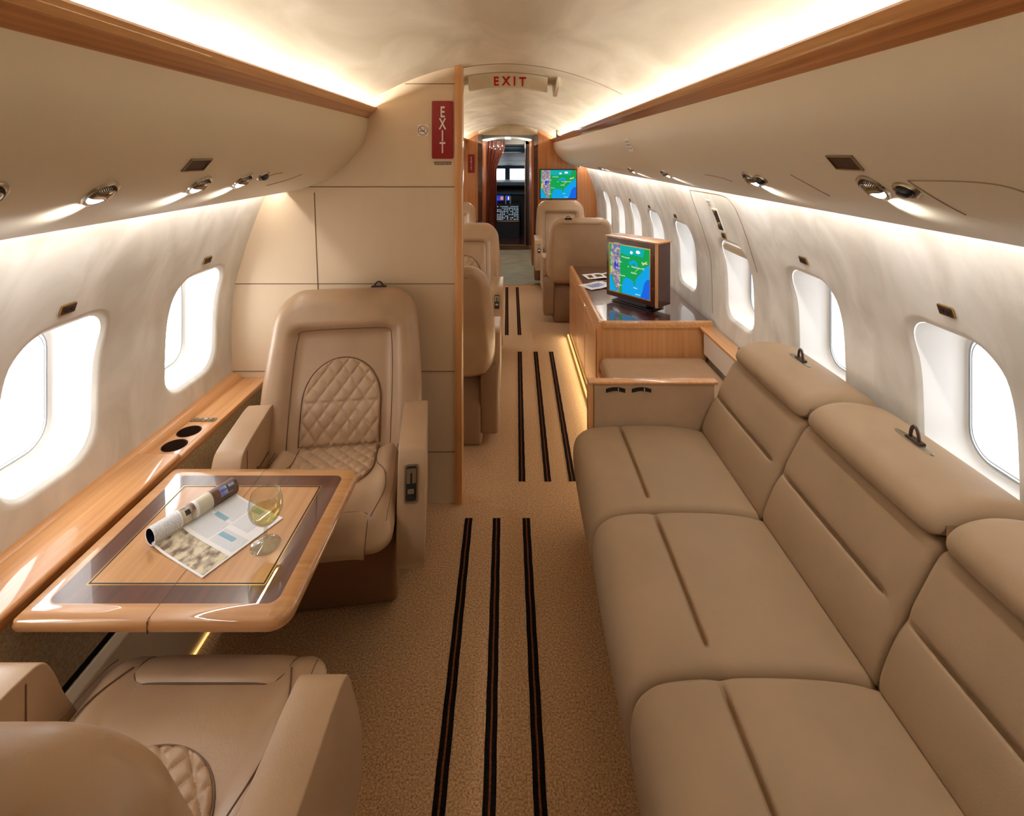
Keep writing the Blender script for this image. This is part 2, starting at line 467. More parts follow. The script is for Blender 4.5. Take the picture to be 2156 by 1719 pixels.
def make_window(s, c, w, idx, shade=0.0):
    cy, cz = c, (WZ0 + WZ1) / 2
    R = ring_pts(c - w / 2 - .045, c + w / 2 + .045); O = opening(c, w, cz, WZ1 - WZ0, .086, R)
    b = MB(); rows = []
    for k, sh in ((.014, .072), (.03, .078), (.05, .085), (.09, .10), (.118, .16), (.122, .24)):
        rows.append([(XC + s * (wall_x(o[1]) * (1 - min(1, k / .12)) + 1.17 * min(1, k / .12) + k), cy + (o[0] - cy) * (1 - sh), cz + (o[1] - cz) * (1 - sh * .9)) for o in O])
    b.grid(rows, closed_u=True)
    fr = b.build('window_%d' % idx, ['white_plastic'], ang=70)
    struct(fr)
    xo = XC + s * (1.17 + .1215)
    # gasket double line
    b = MB()
    for sh, r in ((.245, .0022), (.29, .0016)):
        b.tube([(xo - s * .001, cy + (o[0] - cy) * (1 - sh), cz + (o[1] - cz) * (1 - sh * .9)) for o in O], r, 5, closed=True)
    b.build('gasket', ['gasket'], fr)
    b = MB()
    vs = [b.v((xo, cy + (o[0] - cy) * .78, cz + (o[1] - cz) * .80)) for o in O]; b.f(vs)
    b.build('pane', ['pane'], fr, recalc=False)
    if shade:
        b = MB(); zt = WZ1 - .03; zb = WZ1 - shade
        hw = w * .44
        pts = [(XC + s * (wall_x(z) + .018), z) for z in (zt, zb)]
        b.grid([[(pts[0][0], cy - hw * .72, zt), (pts[0][0], cy + hw * .72, zt)], [(pts[0][0], cy - hw * .95, zt - .02), (pts[0][0], cy + hw * .95, zt - .02)], [(pts[1][0], cy - hw, zb), (pts[1][0], cy + hw, zb)]])
        b.grid([[(pts[0][0] + s * .005, cy - hw * .72, zt), (pts[0][0] + s * .005, cy + hw * .72, zt)], [(pts[1][0] + s * .005, cy - hw, zb), (pts[1][0] + s * .005, cy + hw, zb)]])
        b.build('window_shade', ['overhead'], fr, recalc=False)
    return fr
wi = 1
for c, w in WL: make_window(-1, c, w, wi); wi += 1
for c, w in WR: make_window(1, c, w, wi, shade=.07 if abs(c - 2.575) < .01 else 0); wi += 1

# overhead panels and wooden cove trims
def overhead(s, y0, y1, name, label):
    out = [(x, z) for x, z in PSU] + [(.945, 1.346), (.87, 1.374), (.76, 1.425), (.672, 1.505), (.63, 1.58), (.612, 1.654)]
    b = MB(); b.prism([(XC + s * x, z) for x, z in out], 'y', y0, y1)
    return struct(b.build(name, ['overhead'], ang=30), label)
def cove_trim(s, y0, y1, name):
    pr = spline([(.545, 1.698), (.553, 1.687), (.562, 1.680)], 3) + [(.5635, 1.6775)] + spline([(.564, 1.677), (.578, 1.662), (.588, 1.652)], 3) + [(.604, 1.655), (.580, 1.690), (.556, 1.703), (.548, 1.703)]
    b = MB(); k = len(pr); P2 = [(XC + s * x, z) for x, z in pr]
    b.grid([[(p[0], y, p[1]) for p in P2] for y in (y0, y1)], closed_u=True, fn=lambda i, j: 1 if j < 6 else 0)
    for y in (y0, y1): b.f([b.v((p[0], y, p[1])) for p in P2])
    return struct(b.build(name, ['trim_wood', 'trim_light'], ang=30), 'glossy wooden cove trim along the ceiling')
PY0, PY1 = 2.205, 2.252
overhead(-1, Y0, PY0, 'ceiling_left', 'curved beige overhead service panel along the left side')
overhead(-1, PY1, Y1, 'ceiling_left_forward', 'overhead panel on the left beyond the partition')
overhead(1, Y0, Y1, 'ceiling_right', 'curved beige overhead service panel along the right side')
cove_trim(-1, Y0, PY0, 'trim_1'); cove_trim(-1, PY1, Y1, 'trim_2'); cove_trim(1, Y0, Y1, 'trim_3')

# aft closing wall (behind the viewer)
b = MB()
loop = [(XC - x, z) for x, z in CEIL[::-1]] + [(XC + x, z) for x, z in CEIL[1:]] + [(XC + x, z) for x, z in WALL] + [(XC - x, z) for x, z in WALL[::-1]]
b.prism(loop, 'y', Y0 - .05, Y0)
struct(b.build('wall_rear', ['partition'], smooth=False), 'beige rear wall')

# partition with seams, wooden edge
b = MB()
XE = -.246
cl = [(XC - x, z) for x, z in CEIL if XC - x < XE - .01]
poly = [(XE, 0), (XE, ceil_z(XE - XC) - .001)] + cl + [(XC - x, z) for x, z in WALL]
b.prism(poly, 'y', PY0, PY1)
ys = PY0 - .0006
def seam(p, q, r=.0016): b.tube([(p[0], ys, p[1]), (q[0], ys, q[1])], r, 5, m=1)
for z, xa in ((1.803, -.46), (1.360, -.93), (.943, -1.19), (.567, -1.2), (.221, -1.12)): seam((xa, z), (XE, z))
seam((-.85, 1.335), (-.82, .565))
struct(b.build('wall_partition', ['partition', 'seam'], ang=30), 'beige panelled partition behind the facing armchair')
b = MB(); b.box(XE + .0005, -.213, PY0 - .012, PY1 + .012, 0, 1.882); b.bevel(.004, 2)
struct(b.build('trim_4', ['oak_v']), 'tall wooden edge trim of the partition')

# forward bulkhead
b = MB()
cr = [(XC + x, z) for x, z in CEIL if XC + x > .35]
poly = [(.34, 0), (.34, ceil_z(.374) - .001)] + cr + [(XC + x, z) for x, z in WALL]
b.prism(poly, 'y', Y1 - .03, Y1 + .03)
cl = [(XC - x, z) for x, z in CEIL if XC - x < -.46]
poly = [(-.45, 0), (-.45, ceil_z(.416) - .001)] + cl + [(XC - x, z) for x, z in WALL]
b.prism(poly, 'y', Y1 - .03, Y1 + .03)
b.prism([(-.45, 1.76), (.34, 1.76)] + [(x, ceil_z(x - XC)) for x in (.34, .2, .1, 0, -.1, -.2, -.3, -.45)], 'y', Y1 - .03, Y1 + .03, 1)
struct(b.build('wall_front', ['bulkhead_wood', 'headliner'], ang=30), 'honey wood bulkhead at the front of the cabin')
b = MB()
for x0, x1 in ((-.455, -.400), (.292, .345)): b.box(x0, x1, Y1 - .045, Y1 + .045, 0, 1.765)
struct(b.build('trim_5', ['dark_gloss']), 'dark glossy posts beside the passage')
# vestibule
b = MB()
b.box(-.44, -.398, Y1 + .05, 8.1, 0, 1.75); b.box(.265, .30, Y1 + .05, 8.1, 0, 1.75)
struct(b.build('wall_vestibule', ['bulkhead_wood']), 'wood walls of the passage to the cockpit')
b = MB()
b.prism([(x, 1.74 - .35 * (x + .06) ** 2) for x in [-.44 + .074 * i for i in range(11)]] + [(.30, 1.85), (-.44, 1.85)], 'y', Y1 + .03, 8.12)
struct(b.build('ceiling_vestibule', ['cockpit_grey']), 'grey arched ceiling of the passage')
for yy in (7.25, 7.75):
    b = MB(); b.box(-.10, -.02, yy - .03, yy + .03, 1.728, 1.740)
    tag(b.build('ceiling_lamp', ['lamp_lens']), 'small white ceiling light in the passage, the one %s the cabin' % ('nearer to' if yy < 7.5 else 'farther from'), 'ceiling light', 'passage ceiling lights', 'thing')
# cockpit shell
b = MB()
b.box(-1.0, -.95, 8.1, 10.2, 0, 1.7); b.box(.95, 1.0, 8.1, 10.2, 0, 1.7)
b.box(-1.0, -.262, 8.1, 8.13, 0, 1.8); b.box(.213, 1.0, 8.1, 8.13, 0, 1.8)
struct(b.build('wall_cockpit', ['cockpit_dark']), 'dark walls of the cockpit')
b = MB()
b.prism([(8.1, 1.66), (8.9, 1.60), (9.5, 1.40), (9.86, 1.27), (9.9, 1.35), (8.1, 1.8)], 'x', -1, 1)
struct(b.build('ceiling_cockpit', ['cockpit_grey']), 'light grey cockpit ceiling lining')
b = MB(); b.box(-1.0, 1.0, 8.06, 10.2, -.05, .068); b.box(-.262, .213, 8.05, 8.10, .068, .076, 1)
struct(b.build('floor_cockpit', ['dark_gloss', 'brass']), 'cockpit floor with a brass threshold strip')
b = MB()
b.box(-1, 1, 9.85, 9.9, 1.222, 1.42); b.box(-1, 1, 9.85, 9.9, .0, .985); b.box(-.135, -.04, 9.84, 9.9, .985, 1.222)
for x in (-.8, .62): b.box(x, x + .12, 9.84, 9.9, .985, 1.222)
struct(b.build('window_cockpit', ['cockpit_blue']), 'cockpit windshield frame with centre post')
b = MB(); b.box(-.262, -.250, 8.06, 8.13, .07, 1.7); b.box(.200, .213, 8.06, 8.13, .07, 1.7)
struct(b.build('door_1', ['nickel']), 'metal edged cockpit doorway')

# ------------------------------------------------------------------ leather armchairs (local: +y is the front)
def back_yc(z): return -.185 - .205 * (z - .40) / .56
def back_front(x, z):
    a = .05 * sstep(.165, .225, abs(x) + .03 * max(0, z - .6)); t = .05 * sstep(.785, .845, z)
    return back_yc(z) + .05 * (1 - (1 - a / .05) * (1 - t / .05)) + .012 * math.exp(-((z - .52) / .09) ** 2) * (1 - sstep(.12, .18, abs(x)))
def back_rear(x, z): return back_yc(z) - .105 + .042 * sstep(.55, .94, z) - .018 * (1 - (x / .3) ** 2)
def back_w(z): return .298 - .026 * sstep(.55, .98, z) - .02 * (1 - sstep(.33, .5, z))
def seat_top(x, y):
    return .424 + .020 * sstep(.135, .195, abs(x)) * (1 - .6 * sstep(.1, .26, y)) - .012 * sstep(.02, -.2, y) - .03 * sstep(.20, .30, y)
SEAT_TO = lambda x, a, d: (x, a, d)
BACK_TO = lambda x, a, d: (x, d, a)

def make_chair(inb, label, group):
    root = thing('leather_armchair', label, 'armchair', group=group)
    # pedestal skirt
    b = MB()
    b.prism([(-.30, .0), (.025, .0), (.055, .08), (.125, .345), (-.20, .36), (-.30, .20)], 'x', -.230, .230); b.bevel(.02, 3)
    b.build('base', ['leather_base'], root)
    # seat cushion with side seams
    b = MB()
    pad(b, lambda a: .232, -.21, .285, .06, seat_top, lambda x, a: .30 + .05 * sstep(.1, .28, a), SEAT_TO, er=.055, nu=48, nv=56)
    for sx in (-1, 1):
        c = spline([(sx * .165, .215), (sx * .195, .12), (sx * .185, .02), (sx * .150, -.07), (sx * .135, -.17)], 8)
        b.tube([(x, y, seat_top(x, y) + .0004) for x, y in c], .0019, 5, m=1)
        c = spline([(sx * .212, .235), (sx * .218, .10), (sx * .214, -.18)], 8)
        b.tube([(x, y, seat_top(x, y) + .0001) for x, y in c], .0012, 5, m=1)
    b.build('seat_cushion', ['leather', 'leather_seam'], root)
    # quilted insert on the seat
    b = MB()
    quilt(b, .142, -.20, .075, seat_top, SEAT_TO, pitch=.050, rise=.058, arch=.95)
    b.build('seat_quilting', ['leather', 'leather_seam'], root)
    # rolled front pad
    b = MB()
    rows = []
    edge = []
    for i in range(25):
        t = i / 24; hw = .158
        prof = spline([(.185, seat_top(0, .185) + .002), (.200, .432), (.235, .424), (.266, .405), (.2865, .380), (.2885, .362)], 4)
    for k, (y, z) in enumerate(prof):
        e = k / (len(prof) - 1)
        hwk = .158 - .02 * max(0, 1 - (y - .185) / .02) if y < .205 else .158
        rows.append([(hwk * math.sin(PI / 2 * (-1 + 2 * j / 24)) if False else hwk * (-1 + 2 * j / 24), y, z - .006 * (abs(-1 + 2 * j / 24) ** 8)) for j in range(25)])
    b.grid(rows)
    rim = [rows[k][0] for k in range(len(rows) - 1, -1, -1)] + rows[0][1:-1] + [rows[k][-1] for k in range(len(rows))]
    b.tube(rim, .0016, 5, m=1)
    b.build('front_pad', ['leather', 'leather_seam'], root)
    # backrest
    b = MB()
    pad(b, back_w, .33, .948, .112, back_front, back_rear, BACK_TO, er=.05, rc0=.03, nu=60, nv=64)
    # inset outline seam
    c = spline([(-.185, .42), (-.186, .62), (-.178, .775), (-.155, .808), (0, .814), (.155, .808), (.178, .775), (.186, .62), (.185, .42)], 8)
    b.tube([(x, back_front(x, z) + .0005, z) for x, z in c], .0020, 5, m=1)
    for sx in (-1, 1):
        c = spline([(sx * .262, .42), (sx * .262, .6), (sx * .238, .86)], 6)
    b.tube([(x, back_rear(x, .90) - .0005, .90) for x in [-.17 + .034 * i for i in range(11)]], .0016, 5, m=1)
    b.build('backrest', ['leather', 'leather_seam'], root)
    b = MB()
    quilt(b, .145, .425, .708, back_front, BACK_TO, pitch=.056, rise=.068, seam=.565, arch=1.0)
    b.build('back_quilting', ['leather', 'leather_seam'], root)
    # tie ring on the head of the backrest
    b = MB()
    px = inb * .115
    b.tube([(px + .018 * math.cos(t), back_yc(.948) - .045, .940 + .026 * math.sin(t)) for t in [PI * i / 12 for i in range(13)]], .0035, 6)
    b.box(px - .03, px + .03, back_yc(.948) - .06, back_yc(.948) - .03, .938, .948)
    b.build('tie_ring', ['black'], root)
    # armrests
    prof = spline([(-.215, .27), (-.225, .40), (-.215, .535), (-.19, .565), (-.05, .562), (.035, .557), (.082, .547), (.106, .517), (.125, .4765), (.143, .438), (.160, .40), (.183, .33), (.185, .255), (.17, .235), (-.02, .235), (-.19, .24)], 5, closed=True)
    for sx in (1, -1):
        x0, x1 = (.236, .322) if sx > 0 else (-.322, -.236)
        pr_ = prof if sx == inb else [(y, z + .022 * sstep(.44, .55, z)) for y, z in prof]
        b = MB(); b.prism(pr_, 'x', x0, x1); b.bevel(.015, 3, ang=60)
        xi = x0 if sx > 0 else x1
        # lid seam across the top and down both faces
        ring = [(x0 - .0006, .052, .47), (x0 - .0006, .052, .560), (x0 + .012, .052, .5755), (x1 - .012, .052, .5755), (x1 + .0006, .052, .560), (x1 + .0006, .052, .47)]
        if sx != inb: b.tube(ring, .0016, 5, m=1)
        if sx != inb:
            xf = xi - sx * .0008
            b.tube([(xf, .052, .47), (xf, .02, .445), (xf, -.19, .44)], .003, 5, m=1)
        arm = b.build('armrest', ['leather', 'leather_seam'], root, ang=50)
        if sx == inb:
            p = MB(); q = MB()
            mt = frame_mtx(((x0 + x1) / 2, .1315, .463), (-1, 0, 0), (0, -.42, .907)) @ Matrix.Scale(1.12, 4)
            up_pts = rrect(-.019, .019, -.046, .046, .008)
            p.prism(up_pts, 'z', -.004, .006, 0); p.prism(rrect(-.015, .015, -.042, .042, .006), 'z', .006, .0075, 1)
            p.prism(rrect(-.013, .013, .000, .036, .003), 'z', .0075, .0085, 0)
            p.prism(rrect(-.0025, .0025, -.012, .026, .002), 'z', .0085, .013, 1)
            p.prism(rrect(-.009, .009, -.024, -.012, .002), 'z', .0075, .015, 2)
            p.xf(mt); p.build('control_panel', ['nickel', 'black', 'chrome'], arm)
        else:
            p = MB(); p.prism(rrect(-.016, .016, -.008, .008, .004), 'z', 0, .003)
            p.xf(frame_mtx((xi - sx * .001, -.03, .448), (0, 1, 0), (0, 0, 1)) @ Matrix.Scale(1, 4))
            p.build('latch', ['chrome'], arm)
    # rear side valances
    for sx in (1, -1):
        x0, x1 = (.222, .318) if sx > 0 else (-.318, -.222)
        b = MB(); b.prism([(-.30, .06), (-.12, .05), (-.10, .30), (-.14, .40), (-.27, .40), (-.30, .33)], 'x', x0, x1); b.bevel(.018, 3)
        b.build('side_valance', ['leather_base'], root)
    return root

G = 'tan leather armchairs of the cabin'
ch_main = make_chair(-1, 'tan leather armchair with quilted back facing the viewer against the beige partition', G)
ch_main.location = (-.612, 1.708, 0); ch_main.rotation_euler = (0, 0, PI + math.radians(8))
ch_near = make_chair(1, 'tan leather armchair nearest the viewer seen from above in the bottom left corner', G)
ch_near.location = (-.625, .856, 0)
def place(src, x, y, rz, label):
    c = copy_tree(src); c.location = (x, y, 0); c.rotation_euler = (0, 0, rz); c['label'] = label; return c
place(ch_near, -.385, 2.93, 0, 'armchair just past the partition edge showing its dark brown back')
place(ch_main, -.385, 3.73, PI, 'pale armchair facing aft beyond the partition with half a quilted arch showing')
place(ch_main, -.70, 5.55, PI, 'small distant armchair by the red bulkhead sign mostly hidden by the partition')
place(ch_main, .60, 4.86, 0, 'armchair with its back to the viewer beyond the dark topped credenza')
place(ch_near, .575, 5.75, PI, 'far armchair under the wall map screen facing aft')

# ------------------------------------------------------------------ side ledge (left)
root = thing('side_ledge', 'long oak side ledge with cup holders under the left windows', 'ledge', (-1.1, 1.2, 0))
def part(bm, name, mats, parent, **k):
    o = bm.build(name, mats, parent, **k)
    o.matrix_parent_inverse = Matrix.Translation(-Vector(parent.location)) if parent.parent is None else Matrix.Identity(4)
    return o
LZ = .540
CUP = [(-1.118, 1.776), (-1.112, 1.690)]
# ledge top with two round holes
b = MB()
def top_with_holes(b, x0, x1, y0, y1, z, holes, r, n=32):
    ys = [y0] + [0.5 * (holes[i][1] + holes[i + 1][1]) for i in range(len(holes) - 1)] + [y1]
    for k, (cx, cy) in enumerate(holes):
        ya, yb = ys[k], ys[k + 1]
        hole, outer = [], []
        for i in range(n):
            t = 2 * PI * i / n; c, s_ = math.cos(t), math.sin(t)
            hole.append((cx + r * c, cy + r * s_, z))
            k1 = min((x1 - cx) / c if c > 1e-6 else 1e9, (x0 - cx) / c if c < -1e-6 else 1e9, (yb - cy) / s_ if s_ > 1e-6 else 1e9, (ya - cy) / s_ if s_ < -1e-6 else 1e9)
            outer.append((cx + k1 * c, cy + k1 * s_, z))
        cor = [(x0, ya), (x1, ya), (x1, yb), (x0, yb)]
        b.grid([outer, hole], closed_u=True)
        for (px, py) in cor:
            i = max(range(n), key=lambda i_: -math.hypot(outer[i_][0] - px, outer[i_][1] - py))
            # fill corner triangle
            best = sorted(range(n), key=lambda i_: math.hypot(outer[i_][0] - px, outer[i_][1] - py))[:2]
            i0, i1 = sorted(best)
            if (i1 - i0) not in (1, n - 1): continue
            b.f([b.v(outer[i0]), b.v(outer[i1]), b.v((px, py, z))])
hs = sorted(CUP, key=lambda c: c[1])
top_with_holes(b, -1.158, -1.070, 1.635, 1.83, LZ, hs, .036)
b.grid([[(-1.158, 1.83, LZ), (-1.070, 1.83, LZ)], [(-1.158, 2.203, LZ), (-1.070, 2.203, LZ)]])
b.grid([[(-1.158, Y0, LZ), (-1.070, Y0, LZ)], [(-1.158, 1.635, LZ), (-1.070, 1.635, LZ)]])
# rounded inner nose and raised back lip
nose = [(-1.070, LZ), (-1.060, LZ + .003), (-1.051, LZ), (-1.047, LZ - .010), (-1.050, LZ - .022), (-1.060, LZ - .026)]
b.grid([[(x, y, z) for x, z in nose] for y in (Y0, 2.203)])
lip = [(-1.204, LZ + .022), (-1.176, LZ + .021), (-1.166, LZ + .013), (-1.158, LZ)]
b.grid([[(x, y, z) for x, z in lip] for y in (Y0, 2.203)])
part(b, 'ledge_top', ['oak'], root, recalc=True)
b = MB()
b.box(-1.052 - .012, -1.054, Y0, 2.203, .25, LZ - .024)
part(b, 'side_panel', ['panel_fabric'], root)
b = MB()
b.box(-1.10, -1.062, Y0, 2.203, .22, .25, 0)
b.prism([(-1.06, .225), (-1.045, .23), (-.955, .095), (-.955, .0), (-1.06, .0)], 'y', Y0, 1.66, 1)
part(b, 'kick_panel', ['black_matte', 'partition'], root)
for k, (cx, cy) in enumerate(CUP):
    b = MB()
    b.lathe([(.0, -.06), (.033, -.06), (.0345, -.055), (.036, .0005), (.0375, .0012), (.0385, .0004)], 32, (cx, cy, LZ), cap=False)
    part(b, 'cup_holder', ['brown_dark'], root)
b = MB(); b.prism(rrect(-.045, .045, -.010, .010, .003), 'z', 0, .004, 0)
for i in range(4): b.prism(rrect(-.034 + i * .019, -.022 + i * .019, -.006, .006, .002), 'z', .004, .0065, 1)
b.xf(Matrix.Translation((-1.112, 1.850, LZ)))
part(b, 'switch_panel', ['nickel', 'chrome'], root)
b = MB(); b.box(-1.205, -1.040, .55, 1.615, LZ + .001, LZ + .020); b.bevel(.008, 3)
part(b, 'table_lid', ['oak'], root)
b = MB(); b.box(-.952, -.947, .5, 1.72, .0, .006)
o = b.build('floor_light_strip', ['led_warm']); tag(o, 'thin golden light strip on the carpet under the side table', 'light strip', kind='thing')

# ------------------------------------------------------------------ fold-out table
TZ = .552
root = thing('fold_out_table', 'glossy oak table with dark mahogany border pulled out in front of the armchair', 'table', (-.745, 1.3, 0))
b = MB()
tx0, tx1, ty0, ty1 = -1.024, -.457, 1.042, 1.553
def ring(pa, pb, z, m):
    b.grid([[(x, y, z) for x, y in pa], [(x, y, z) for x, y in pb]], m, closed_u=True)
R0 = rrect(tx0, tx1, ty0, ty1, .045)
ins = lambda d, r: rrect(tx0 + d, tx1 - d, ty0 + d, ty1 - d, r, rl=min(r, .012) if d < .03 else r)
# soft nose edge
edge = []
for d, z in ((.012, -.030), (.003, -.026), (.0, -.016), (.002, -.006), (.009, 0.0)):
    edge.append([(x, y, TZ + z) for x, y in ins(d, max(.02, .045 - d))])
b.grid(edge, 0, closed_u=True)
b.f([b.v(p) for p in edge[0]][::-1], 0)
r1, r2, r3, r4, r5 = ins(.009, .036), ins(.040, .022), ins(.086, .004), ins(.0885, .003), ins(.0925, .002)
ring(r1, r2, TZ, 0); ring(r2, r3, TZ, 1); ring(r3, r4, TZ, 3); ring(r4, r5, TZ, 2)
b.f([b.v((x, y, TZ)) for x, y in r5], 4)
xm = -.742
part(b, 'tabletop', ['oak_x', 'mahogany', 'black', 'brass', 'oak_table'], root, merge=True)
b = MB()
b.box(xm - .0006, xm + .0006, ty0 + .002, ty1 - .002, TZ - .001, TZ + .0004)
b.box(xm - .0006, xm + .0006, ty0 - .0006, ty0 + .003, TZ - .028, TZ - .002)
part(b, 'fold_line', ['seam'], root)
b = MB()
b.box(-1.040, -.90, 1.10, 1.16, TZ - .055, TZ - .031); part(b, 'slide_rail', ['nickel'], root)
b = MB(); b.box(-1.040, -.90, 1.44, 1.50, TZ - .055, TZ - .031); part(b, 'slide_rail', ['nickel'], root)

# ------------------------------------------------------------------ magazine on the table
mo = Vector((-.867, 1.234, TZ)); mu = Vector((.097, .190, 0)).normalized(); mw = Vector((mu.y, -mu.x, 0))
root = thing('magazine', 'open magazine with its front half rolled up on the oak table', 'magazine', mo)
LM, WM = .212, .197
def page(u, w, dz): return mu * u + mw * w + Vector((0, 0, dz))
def lift(w): return .010 * math.exp(-w / .03) + .003
b = MB()
def patch(u0, u1, w0, w1, m, dz):
    nw = max(2, int((w1 - w0) / .012))
    b.grid([[page(u, w0 + (w1 - w0) * j / nw, lift(w0 + (w1 - w0) * j / nw) + dz) for u in (u0, u1)] for j in range(nw + 1)], m)
# page stack
n = 24
top = [[page(u, WM * j / n, lift(WM * j / n)) for u in (0, LM)] for j in range(n + 1)]
bot = [[page(u, WM * j / n, max(.0006, lift(WM * j / n) - .0025)) for u in (0, LM)] for j in range(n + 1)]
b.grid(top); b.grid(bot)
for e in (0, 1): b.grid([[top[j][e] for j in range(n + 1)], [bot[j][e] for j in range(n + 1)]])
b.grid([top[n], bot[n]])
patch(.004, .066, .012, WM - .004, 1, .0004)
for i, (u0, u1, w0, w1) in enumerate(((.076, .134, .012, .095), (.076, .120, .102, WM - .008), (.142, .206, .012, .095), (.134, .206, .102, .165))): patch(u0, u1, w0, w1, 2, .0004)
patch(.135, .147, .030, .075, 3, .0008); patch(.097, .110, .105, .158, 3, .0008); patch(.190, .204, .105, .135, 3, .0008)
b.build('open_page', ['paper', 'paper_photo', 'paper_text', 'paper_blue'], root, recalc=False)
b = MB()
rr = .0215; cz = rr + .004
def cyl(u, t, r=rr): return page(u, -.006 - r * math.cos(t), cz + r * math.sin(t))
def cpatch(u0, u1, t0, t1, m, r):
    b.grid([[cyl(u0, t0 + (t1 - t0) * j / 12, r), cyl(u1, t0 + (t1 - t0) * j / 12, r)] for j in range(13)], m)
seg = [(0, .062, 2), (.062, .066, 0), (.066, .100, 3), (.100, .108, 0), (.108, .145, 4), (.145, .215, 1)]
n = 32
for u0, u1, m in seg: b.grid([[cyl(u0, 2 * PI * j / n), cyl(u1, 2 * PI * j / n)] for j in range(n + 1)], m)
b.grid([[cyl(0, 2 * PI * j / n), cyl(.0, 2 * PI * j / n, rr - .003)] for j in range(n + 1)], 0)
b.grid([[cyl(.215, 2 * PI * j / n), cyl(.215, 2 * PI * j / n, rr - .003)] for j in range(n + 1)], 0)
b.grid([[cyl(0, 2 * PI * j / n, rr - .003), cyl(.215, 2 * PI * j / n, rr - .003)] for j in range(n + 1)], 5)
for u0, u1, t0, t1 in ((.165, .185, 1.9, 2.35), (.165, .185, 2.45, 2.85), (.19, .206, 2.0, 2.4), (.165, .2, 2.9, 3.0)): cpatch(u0, u1, t0, t1, 6, rr + .0004)
cpatch(.074, .086, 2.1, 2.7, 5, rr + .0004)
b.build('rolled_pages', ['paper', 'paper_photo2', 'paper_text', 'paper_photo', 'paper_cream', 'paper_dark', 'paper_sky'], root, recalc=False)

# ------------------------------------------------------------------ wine glass
root = thing('wine_glass', 'stemmed wine glass half full of white wine on the oak table', 'glass', (-.597, 1.243, TZ + .0005))
b = MB()
outer = spline([(.0, .0), (.031, .0), (.034, .002), (.030, .004), (.012, .009), (.005, .018), (.0042, .036), (.006, .048), (.018, .056), (.032, .070), (.039, .090), (.037, .112), (.0325, .127)], 5)
inner = spline([(.0317, .127), (.036, .112), (.038, .090), (.031, .071), (.017, .0575), (.004, .053), (0, .0525)], 5)
b.lathe([(max(r, 0.00001), z) for r, z in outer], 48, cap=False)
b.tube([(.0325 * math.cos(2 * PI * i / 40), .0325 * math.sin(2 * PI * i / 40), .127) for i in range(40)], .0007, 6, closed=True)
b.build('bowl', ['crystal'], root, ang=60)
b = MB()
wp = spline([(.0, .0528), (.004, .0533), (.0168, .0578), (.0308, .0713), (.0372, .086)], 5)
b.lathe([(max(r, .00001), z) for r, z in wp] + [(.036, .0862), (.00001, .086)], 48)
b.build('wine', ['wine'], root, ang=50)

# ------------------------------------------------------------------ sofa (right)
root = thing('sofa', 'long tan leather sofa with three seat sections along the right wall', 'sofa', (.65, 1.29, 0))
SECT = [(2.012, 1.527), (1.525, 1.048), (1.046, .565)]
def loft(b, prof, ya, yb, r, groove=None, gend=.06, ny=36, gd=.014, gw=.0055, bulge=0.0):
    """Profile (x,z) swept along y from ya to yb (ya > yb), ends rolled with radius r; groove=(x,z) point of a stitched channel fading before yb."""
    P = [Vector((x, z)) for x, z in prof]; k = len(P)
    N = []
    for i in range(k):
        t = (P[(i + 1) % k] - P[(i - 1) % k]); nrm = Vector((t.y, -t.x)).normalized(); N.append(nrm)
    area = sum(P[i].x * P[(i + 1) % k].y - P[(i + 1) % k].x * P[i].y for i in range(k))
    if area < 0: N = [-n_ for n_ in N]
    ys = []
    L = ya - yb
    for i in range(9): ys.append(ya - r * (1 - math.cos(PI / 2 * i / 8)))
    for i in range(1, ny): ys.append(ya - r - (L - 2 * r) * i / ny)
    for i in range(9): ys.append(yb + r * (1 - math.sin(PI / 2 * i / 8)))
    rows = []
    for y in ys:
        e = min(ya - y, y - yb)
        q = r * (1 - math.sqrt(max(0.0, 1 - (1 - min(e / r, 1)) ** 2)))
        bl = bulge * (1 - ((y - .5 * (ya + yb)) / (L / 2)) ** 2)
        row = []
        for p, n_ in zip(P, N):
            d = -q + bl
            if groove:
                g = math.hypot(p.x - groove[0], p.y - groove[1])
                d -= gd * math.exp(-(g / gw) ** 2) * sstep(gend - .012, gend + .012, y - yb) * sstep(.0, .05, ya - y)
                d -= .004 * math.exp(-(g / .02) ** 2) * sstep(gend - .04, gend + .04, y - yb)
            v_ = p + n_ * d
            row.append((v_.x, y, v_.y))
        rows.append(row)
    V = b.grid(rows, closed_u=True)
    b.f(V[0]); b.f(V[-1][::-1])
def refine(prof, g, span=.03, step=.0016):
    out = []
    for p, q in zip(prof, prof[1:] + prof[:1]):
        out.append(p)
        d = math.hypot(q[0] - p[0], q[1] - p[1])
        mid = (.5 * (p[0] + q[0]), .5 * (p[1] + q[1]))
        if math.hypot(mid[0] - g[0], mid[1] - g[1]) < span + d:
            n_ = int(d / step)
            for i in range(1, n_): out.append((p[0] + (q[0] - p[0]) * i / n_, p[1] + (q[1] - p[1]) * i / n_))
    return out
seat_prof = spline([(.275, .13), (.250, .22), (.238, .32), (.244, .382), (.272, .418), (.32, .436), (.42, .443), (.53, .444), (.64, .438), (.72, .424), (.758, .400), (.765, .30), (.76, .13)], 5) + [(.5, .13)]
GS = (.42, .443)
seat_prof = refine(seat_prof, GS)
back_prof = spline([(.742, .405), (.742, .44), (.764, .50), (.795, .56), (.826, .62), (.852, .668), (.867, .690), (.885, .700), (.92, .700)], 6) + [(1.0, .69), (1.0, .42), (.80, .39)]
GB = (.795, .56)
back_prof = refine(back_prof, GB)
head_prof = spline([(.905, .700), (.875, .703), (.864, .716), (.872, .740), (.902, .763), (.955, .776), (1.02, .772), (1.085, .756), (1.108, .735), (1.106, .70)], 6) + [(1.05, .695)]
